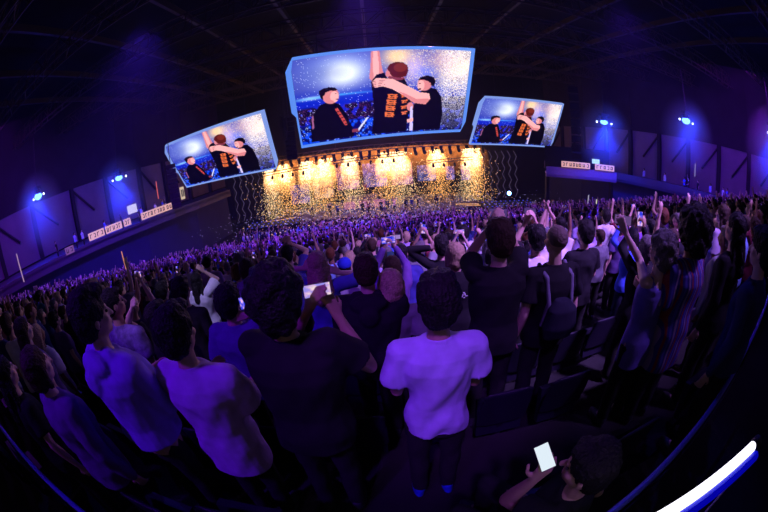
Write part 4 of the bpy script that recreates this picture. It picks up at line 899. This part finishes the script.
# ------------------------------------------------------------------ blue lamps with visible beams
HALOHAZE = bpy.data.materials.new('halo_haze'); HALOHAZE.use_nodes = True; nt = HALOHAZE.node_tree; nt.nodes.remove(nt.nodes['Principled BSDF'])  # haze ball added round each lamp to shape its halo
cs_ = nt.nodes.new('ShaderNodeVolumeScatter'); cs_.inputs['Anisotropy'].default_value = .0; tc = nt.nodes.new('ShaderNodeTexCoord')
gr = nt.nodes.new('ShaderNodeTexGradient'); gr.gradient_type = 'SPHERICAL'; mp = nt.nodes.new('ShaderNodeMapping'); mp.inputs['Scale'].default_value = (1/3.4, 1/3.4, 1/4.2); mp.inputs['Location'].default_value = (0, 0, 1.6/4.2)
mu = nt.nodes.new('ShaderNodeMath'); mu.operation = 'MULTIPLY'; mu.inputs[1].default_value = .13
nt.links.new(tc.outputs['Object'], mp.inputs[0]); nt.links.new(mp.outputs[0], gr.inputs[0]); nt.links.new(gr.outputs['Fac'], mu.inputs[0]); nt.links.new(mu.outputs[0], cs_.inputs['Density'])
nt.links.new(cs_.outputs[0], nt.nodes['Material Output'].inputs['Volume'])
BL = glow('blue_lamp_lens', (.06, .16, 1), 9); BLS = glow('blue_white_point', (.7, .8, 1), 5)
def wash(az, el, D, label, en=26000, sc=1.):
    p = azel(az, el, D); e = empty('wash_light', p)
    mb = MB(); mb.box((0, 0, .75), (1.1, .5, .28)); mb.tube([(0, 0, .9), (0, 0, CZ+11.4-p.z)], .05, 6); mb.build('yoke', DARKMETAL, e)
    mb = MB(); mb.loft([(0, 0, .12, .50*sc, .30*sc), (0, 0, .6, .38*sc, .24*sc)], 14); mb.build('housing', BLACKM, e)
    mb = MB(); mb.ell((0, 0, -.04), (.62*sc, .42*sc, .34*sc)); mb.build('lens', BL, e)
    for dx in (-1.35, 1.45): mb = MB(); mb.tube([(dx*sc, 0, 0), (dx*.4, 0, .8)], .03, 5); a_m = mb.build('side_arm', BLACKM, e); mb = MB(); mb.ell((dx*sc, 0, -.10), (.10, .10, .10)); mb.build('side_lamp', BLS, a_m)
    hz_ = MB(); hz_.ell((0, 0, -1.6), (3.4, 3.4, 4.2), None, 20, 12); ho_ = hz_.build('haze', HALOHAZE, None, True); ho_.location = p; tag(ho_, label.replace('lamp', 'lamp glow').split(' nearest')[0]+' made of added haze', 'haze', kind='stuff')
    l = bpy.data.lights.new('wash_glow', 'POINT'); l.energy = en*.035; l.color = (.02, .05, 1); l.shadow_soft_size = .5
    o = bpy.data.objects.new('wash_glow', l); COL.objects.link(o); o.parent = e; o.location = (0, -.9, -.4)
    l = bpy.data.lights.new('wash_beam', 'SPOT'); l.energy = en; l.color = (.008, .03, 1); l.spot_size = rad(112); l.spot_blend = .9; l.shadow_soft_size = .35
    o = bpy.data.objects.new('wash_beam', l); COL.objects.link(o); o.parent = e; o.location = (0, 0, -.25)
    tag(e, label, 'lamp'); return e
wash(-61.6, 4.3, 36, 'bright blue lamp over the left gallery, nearest the left edge')
wash(-45.7, 2.6, 37, 'smaller blue lamp left of the left hanging screen', 20000, .85)
wash(40.7, 3.9, 37, 'blue lamp above the right balcony box beside the right hanging screen', 20000, .8)
wash(56.2, 6.0, 36, 'blue lamp high over the right gallery panels')
wash(73.3, 7.0, 34, 'blue lamp cut by the right edge of the frame', 20000, .8)
e = empty('floor_lamp', azel(23.3, -9.5, 41)); mb = MB(); mb.ell((0, 0, 0), (.26, .26, .26)); mb.build('lens', glow('floor_lamp_lens', (.15, .35, 1), 14), e); mb = MB(); mb.tube([(0, .3, 0), (0, .3, -azel(23.3, -9.5, 41).z)], .05, 6); mb.build('stand', DARKMETAL, e)
tag(e, 'single blue lamp at floor level right of the stage', 'lamp')
# ------------------------------------------------------------------ line arrays
def line_array(az, el0, el1, D, label, red=False):
    p = azel(az, el0, D); q = azel(az, el1, D); e = empty('line_array', (p.x, p.y, 0)); N = 9
    for i in range(N):
        t = i/(N-1); z = p.z*(1-t)+q.z*t; yb = -.9*t*t; mb = MB(); mb.box((0, yb, z), (1.15, .6, (p.z-q.z)/N*.92), R=Matrix.Rotation(rad(4+14*t), 3, 'X')); mb.build('cabinet', BLACKM if not red else mat('red_lit_cabinet', (.05, .02, .03), .6, .4), e)  # red light on this array is put into the cabinet colour
    mb = MB(); mb.tube([(0, 0, p.z), (0, 0, CZ+11.4)], .04, 5); mb.build('hanging_cable', DARKMETAL, e); e.rotation_euler.z = -rad(az); tag(e, label, 'speaker')
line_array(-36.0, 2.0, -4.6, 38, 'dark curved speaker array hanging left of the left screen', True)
line_array(35.5, 9, -2.2, 39, 'tall dark speaker array hanging right of the right screen')
line_array(-14.4, 6.0, -.6, 37, 'dark speaker array between left and centre screens')
for i, (az, el) in enumerate([(-15.6, 5.6), (-15.0, 5.2), (-15.2, 3.6)]):
    p = azel(az, el, 36); e = empty('hanging_cluster', p); mb = MB(); mb.box((0, 0, 0), (.35, .4, 1.4)); mb.build('case', BLACKM, e); mb = MB(); mb.tube([(0, 0, .7), (0, 0, CZ+11.4-p.z)], .03, 5); mb.build('hanging_cable', DARKMETAL, e)
    tag(e, ['narrow black hanging case nearest the left screen, by the centre screen', 'narrow black hanging case, nearer the centre screen edge', 'lower black hanging case between left and centre screens'][i], 'equipment')
# amber lit banner hung beside left screen
# ------------------------------------------------------------------ lit signs on the balcony edges (writing too blurred to read: blocky strokes)
SIGN = mat('warm_sign', (.5, .35, .3), .6, emit=(1, .55, .38), es=.65); GLY = mat('sign_ink', (.03, .02, .06), .8); BSIGN = glow('blue_sign', (.45, .75, 1), 1.1)
def board(p, dirv, w_, h_, label, M=None, cat='sign', glyph=True):
    e = empty('balcony_sign', p); d = nrm(dirv); a_ = math.atan2(d.y, d.x); mb = MB(); mb.box((0, 0, 0), (w_, .12, h_), a_); mb.build('panel', M or SIGN, e)
    if glyph:
        mb = MB(); N_ = nrm(Vector((-d.y, d.x, 0))); N_ = N_ if N_.dot(Vector((0, 0, CZ))-p) > 0 else -N_; rs = random.Random(int(w_*100))
        k_ = max(2, int(w_/.42))
        for i in range(k_):
            c = d*((i+.5)/k_-.5)*w_*.92+N_*.08; t_ = rs.randrange(4); s_ = w_/k_*.55
            if t_ != 1: mb.box(c-d*s_*.4, (.07, .03, h_*.6), a_)
            if t_ != 3: mb.box(c+Vector((0, 0, h_*.24)), (s_*.8, .03, .07), a_)
            if t_ in (1, 2, 3): mb.box(c+d*s_*.3, (.07, .03, h_*.55), a_)
            if t_ != 0: mb.box(c-Vector((0, 0, h_*.2)), (s_*.8, .03, .07), a_)
        mb.build('lettering', GLY, e)
    tag(e, label, cat)
def on_line(pts, az):
    t_ = math.tan(rad(az))
    for (a, b), (c, d) in zip(pts, pts[1:]):
        fa, fb = a-t_*b, c-t_*d
        if fa*fb <= 0: q = fa/(fa-fb); return Vector((a+(c-a)*q, b+(d-b)*q, 0)), Vector((c-a, d-b, 0))
    return Vector((*pts[0], 0)), Vector((1, 0, 0))
for az, w_, nm in [(-51.8, 2.0, 'first warm lit sign on the left balcony edge, nearest the camera'), (-48.3, 2.1, 'second warm lit sign on the left balcony edge'), (-45.6, .9, 'tiny warm sign after the second balcony sign'),
                   (-41.6, 1.8, 'third wide warm sign on the left balcony edge'), (-39.3, 1.9, 'fourth wide warm sign on the left balcony edge'), (-37.2, 1.5, 'farthest warm sign on the left balcony edge')]:
    p, d_ = on_line(LP, az); p.z = HB+.75; board(p, d_, w_, .75, nm)
p, d_ = on_line(LP, -57.6); p.z = HB+.3; board(p+Vector((0, 0, .1)), d_, 1.1, .7, 'faint pinkish sign on the left gallery, near lamp', mat('dim_sign', (.2, .1, .2), .6, emit=(.6, .25, .45), es=.25))
p, d_ = on_line(LP, -44.2); p.z = HB+1.9; board(p, d_, 1.2, .9, 'small white lit panel above the left balcony signs', glow('pale_panel', (.7, .65, .9), .9), 'panel', False)
p, d_ = on_line(LP, -34.6); p.z = HB+1.8; board(p, d_, .6, 1.5, 'upright cream lit sign at the far end of the left balcony', glow('cream_sign', (.9, .7, .5), .7))
# protruding right balcony box
bx = empty('balcony_box', (18.6, 32.2, HB)); A_, B_ = Vector((0, 0, 0)), Vector((7.6, -4.0, 0)); d = nrm(B_-A_); q = Vector((-d.y, d.x, 0))
mb = MB(); mb.prism([(0, 0), (1, 0), (1, 1), (0, 1)], .3, A_+Vector((0, 0, .1)), B_-A_, q*4); BOXM = mat('box_paint', (.42, .30, .42), .8, .15, noise=.15); mb.build('platform', BOXM, bx)
mb = MB(); mb.prism([(0, 0), (1, 0), (1, 1), (0, 1)], .15, A_+Vector((0, 0, -.2)), B_-A_, Vector((0, 0, 1.15))); mb.build('parapet', BOXM, bx)
mb = MB(); mb.prism([(0, 0), (1, 0), (1, 1), (0, 1)], .15, A_+q*4+Vector((0, 0, 0)), B_-A_, Vector((0, 0, 3.2))); mb.build('rear_wall', BLACKM, bx)
for t_ in (.02, .98): mb = MB(); p = A_.lerp(B_, t_)+q*2; mb.box((p.x, p.y, -HB/2), (.4, .4, HB)); mb.build('column', BLACKM, bx)
tag(bx, 'jutting pale balcony box below the first right blue lamp', 'balcony')
for t_, w_, nm in [(.26, .9, 'leftmost warm sign on the right balcony box'), (.38, 1.3, 'second warm sign on the right balcony box'), (.52, 1.5, 'middle warm sign on the right balcony box'), (.82, 2.4, 'wide warm sign at the right end of the balcony box')]:
    p = bx.location+A_.lerp(B_, t_); p.z = HB+1.35; board(p, d, w_, .65, nm)
p = bx.location+A_.lerp(B_, .69); p.z = HB+1.95; board(p, d, .9, .5, 'small blue white lit sign above the right balcony box', BSIGN, 'sign', False)
# thin upright lit markers
for i, (px, py, D, h_, c) in enumerate([(596, 205, 30, 1.0, (.8, .8, .6)), (588, 200, 31, .9, (.45, .4, .6)), (124, 262, 30, 1.9, (.8, .3, .15)), (20, 268, 26, 2.0, (.5, .3, .5)), (695, 170, 36, 1.3, (.35, .3, .6)), (157, 190, 37, 1.9, (.9, .15, .15))]):
    P_ = Vector((0, 0, CZ))+ray(px, py)*D; e = empty('light_stick', P_); mb = MB(); mb.tube([(0, 0, -h_/2), (.05, 0, h_/2)], .05, 6); mb.build('tube_lamp', glow('stick_light', c, .8), e)
    if i in (0, 1, 2): mb = MB(); mb.tube([(0, 0, -h_/2), (0, 0, -P_.z)], .03, 5); mb.build('stand', DARKMETAL, e)
    tag(e, ['slim pale vertical light under the right balcony box', 'dim vertical light left of the pale one under the balcony box', 'thin orange vertical light on the dark left wall', 'faint thin vertical light at the left edge gallery', 'faint vertical light on the right gallery', 'thin red vertical light beside the left hanging screen'][i], 'light')
# a few people standing in the galleries
gi = 0
for (O, azs) in ((LP, [-60, -56, -54.5, -49.9, -46.6, -43.2, -42.6, -39.9, -38.5, -38.1, -36.2]), (RPt, [48, 52, 55.8, 56.6, 58.5, 61, 63.6, 64.4, 67.5, 70.2, 72.5])):
    for az in azs:
        p, d_ = on_line(O, az); v = Vector((p.x, p.y, 0)).normalized(); p = p+v*.8; pi = [0, 9, 11, 2, 5][gi % 5]; e = empty('gallery_guest', (p.x, p.y, HB), math.atan2(p.x, 44-p.y))
        for nm, me_ in PROT[pi]:
            o = link(nm, me_, e); o.material_slots[0].link = 'OBJECT'; o.material_slots[0].material = {'body': SKIN[gi % 3], 'shirt': fabric(COLS[[0, 3, 2, 5, 1][gi % 5]][1]), 'trousers': BLACKCLOTH, 'hair': HAIR['brown']}[nm]
        gi += 1; tag(e, 'small standing guest behind the %s gallery parapet' % ('left' if az < 0 else 'right'), 'person', 'guests in the %s gallery' % ('left' if az < 0 else 'right'))
# ------------------------------------------------------------------ lights of the hall, and spots and fills added without fixtures
def light(kind, name, loc, target, energy, col, size=1., spot=None, blend=.6):
    l = bpy.data.lights.new(name, kind); l.energy = energy; l.color = col
    if kind == 'AREA': l.size = size
    else: l.shadow_soft_size = size
    if spot: l.spot_size = rad(spot); l.spot_blend = blend
    o = bpy.data.objects.new(name, l); COL.objects.link(o); o.location = loc; o.rotation_euler = (Vector(target)-Vector(loc)).to_track_quat('-Z', 'Y').to_euler(); return o
VI = (.20, .07, 1)
light('SPOT', 'unseen_spot', (-1.5, -5, CZ+8.5), (.3, 1.3, CZ-1.1), 4300, (.30, .062, 1), .4, 9, .8)
light('SPOT', 'unseen_spot', (-6, -6, CZ+9), (-1.3, 1.3, CZ-1.0), 3900, (.17, .003, 1), .5, 15, .9)
light('SPOT', 'unseen_spot', (10, -4, CZ+9), (3.2, 2.5, CZ-1.6), 900, (.2, .02, 1), .5, 22, .9)
light('SPOT', 'unseen_spot', (6, 30, CZ+9), (1.0, 6.5, CZ-3.2), 19000, (.42, .15, 1), .7, 26, .9)
light('SPOT', 'unseen_spot', (7, -2, CZ+9.2), (2.5, 4.9, CZ-1.8), 19000, (.42, .20, 1), .5, 31, .7)
light('SPOT', 'unseen_spot', (-6, 34, 21), (-3, 43, 1.5), 9000, (.25, .10, 1), .5, 60, .9)
light('SPOT', 'unseen_spot', (8, 34, 21), (5, 43, 1.5), 9000, (.25, .10, 1), .5, 60, .9)
light('SPOT', 'unseen_spot', (6, 6, CZ+9), (1.9, .5, CZ-1.2), 700, (.06, .04, 1), .15, 14, .7)  # added without a fixture, to lay blue light on the handrail's right side
light('SPOT', 'unseen_spot', (-8, 5, CZ+9), (-2.4, .15, CZ-1.2), 700, (.06, .04, 1), .15, 14, .7)  # same added blue light for the handrail's left side
light('SPOT', 'unseen_spot', (-2, -3, CZ+9), tuple(Vector((0, 0, CZ))+ray(199, 297)*5.2), 4200, (.45, .36, 1), .2, 6, .6)  # narrow spot added to brighten the white dress
light('SPOT', 'unseen_spot', (-3, -5, CZ+9), tuple(Vector((0, 0, CZ))+ray(128, 299)*2.7), 2200, (.5, .30, .9), .1, 3.5, .6)  # narrow spot added to brighten the raised fist
light('SPOT', 'unseen_spot', (4, 0, CZ+9.2), (2.4, 10, CZ-3.5), 1500, (.32, .13, 1), .7, 52, .9)
light('SPOT', 'unseen_spot', (-12, 14, CZ+9.4), (-16, 17, 4), 36000, (.09, .02, 1), .8, 105, .9)
light('SPOT', 'unseen_spot', (0, 16, CZ+9.4), (0, 22, 3), 32000, (.17, .04, 1), .8, 100, .9)
light('SPOT', 'unseen_spot', (15, 14, CZ+9.4), (18, 16, 5), 15000, (.11, .02, 1), .8, 105, .9)
light('SPOT', 'unseen_spot', (0, 26, CZ+9.4), (0, 38, 1), 16000, (.14, .06, 1), .8, 90, .9)
light('SPOT', 'unseen_spot', (10, 22, CZ+8), (22.5, 30, HB), 2500, (.6, .25, 1), .4, 26, .9)
light('AREA', 'violet_fill', (-28, 10, CZ+9), (-30, 12, 8), 1500, (.3, .02, 1), 4); light('AREA', 'violet_fill', (30, 12, CZ+9), (33, 14, 8), 1500, (.3, .02, 1), 4)  # unseen violet fills added to tint the upper side walls
# ------------------------------------------------------------------ thin haze in the hall air
hz = MB(); hz.box((0, 28, 11.5), (84, 50, 22.6)); hv = bpy.data.materials.new('haze'); hv.use_nodes = True; nt = hv.node_tree; nt.nodes.remove(nt.nodes['Principled BSDF'])
vs = nt.nodes.new('ShaderNodeVolumeScatter'); vs.inputs['Density'].default_value = .0007; vs.inputs['Anisotropy'].default_value = .25; vs.inputs['Color'].default_value = (.9, .9, 1, 1)
nt.links.new(vs.outputs[0], nt.nodes['Material Output'].inputs['Volume']); ho = hz.build('haze', hv); tag(ho, 'thin blue lit haze hanging in the hall air', 'haze', kind='stuff'); ho.display_type = 'WIRE'
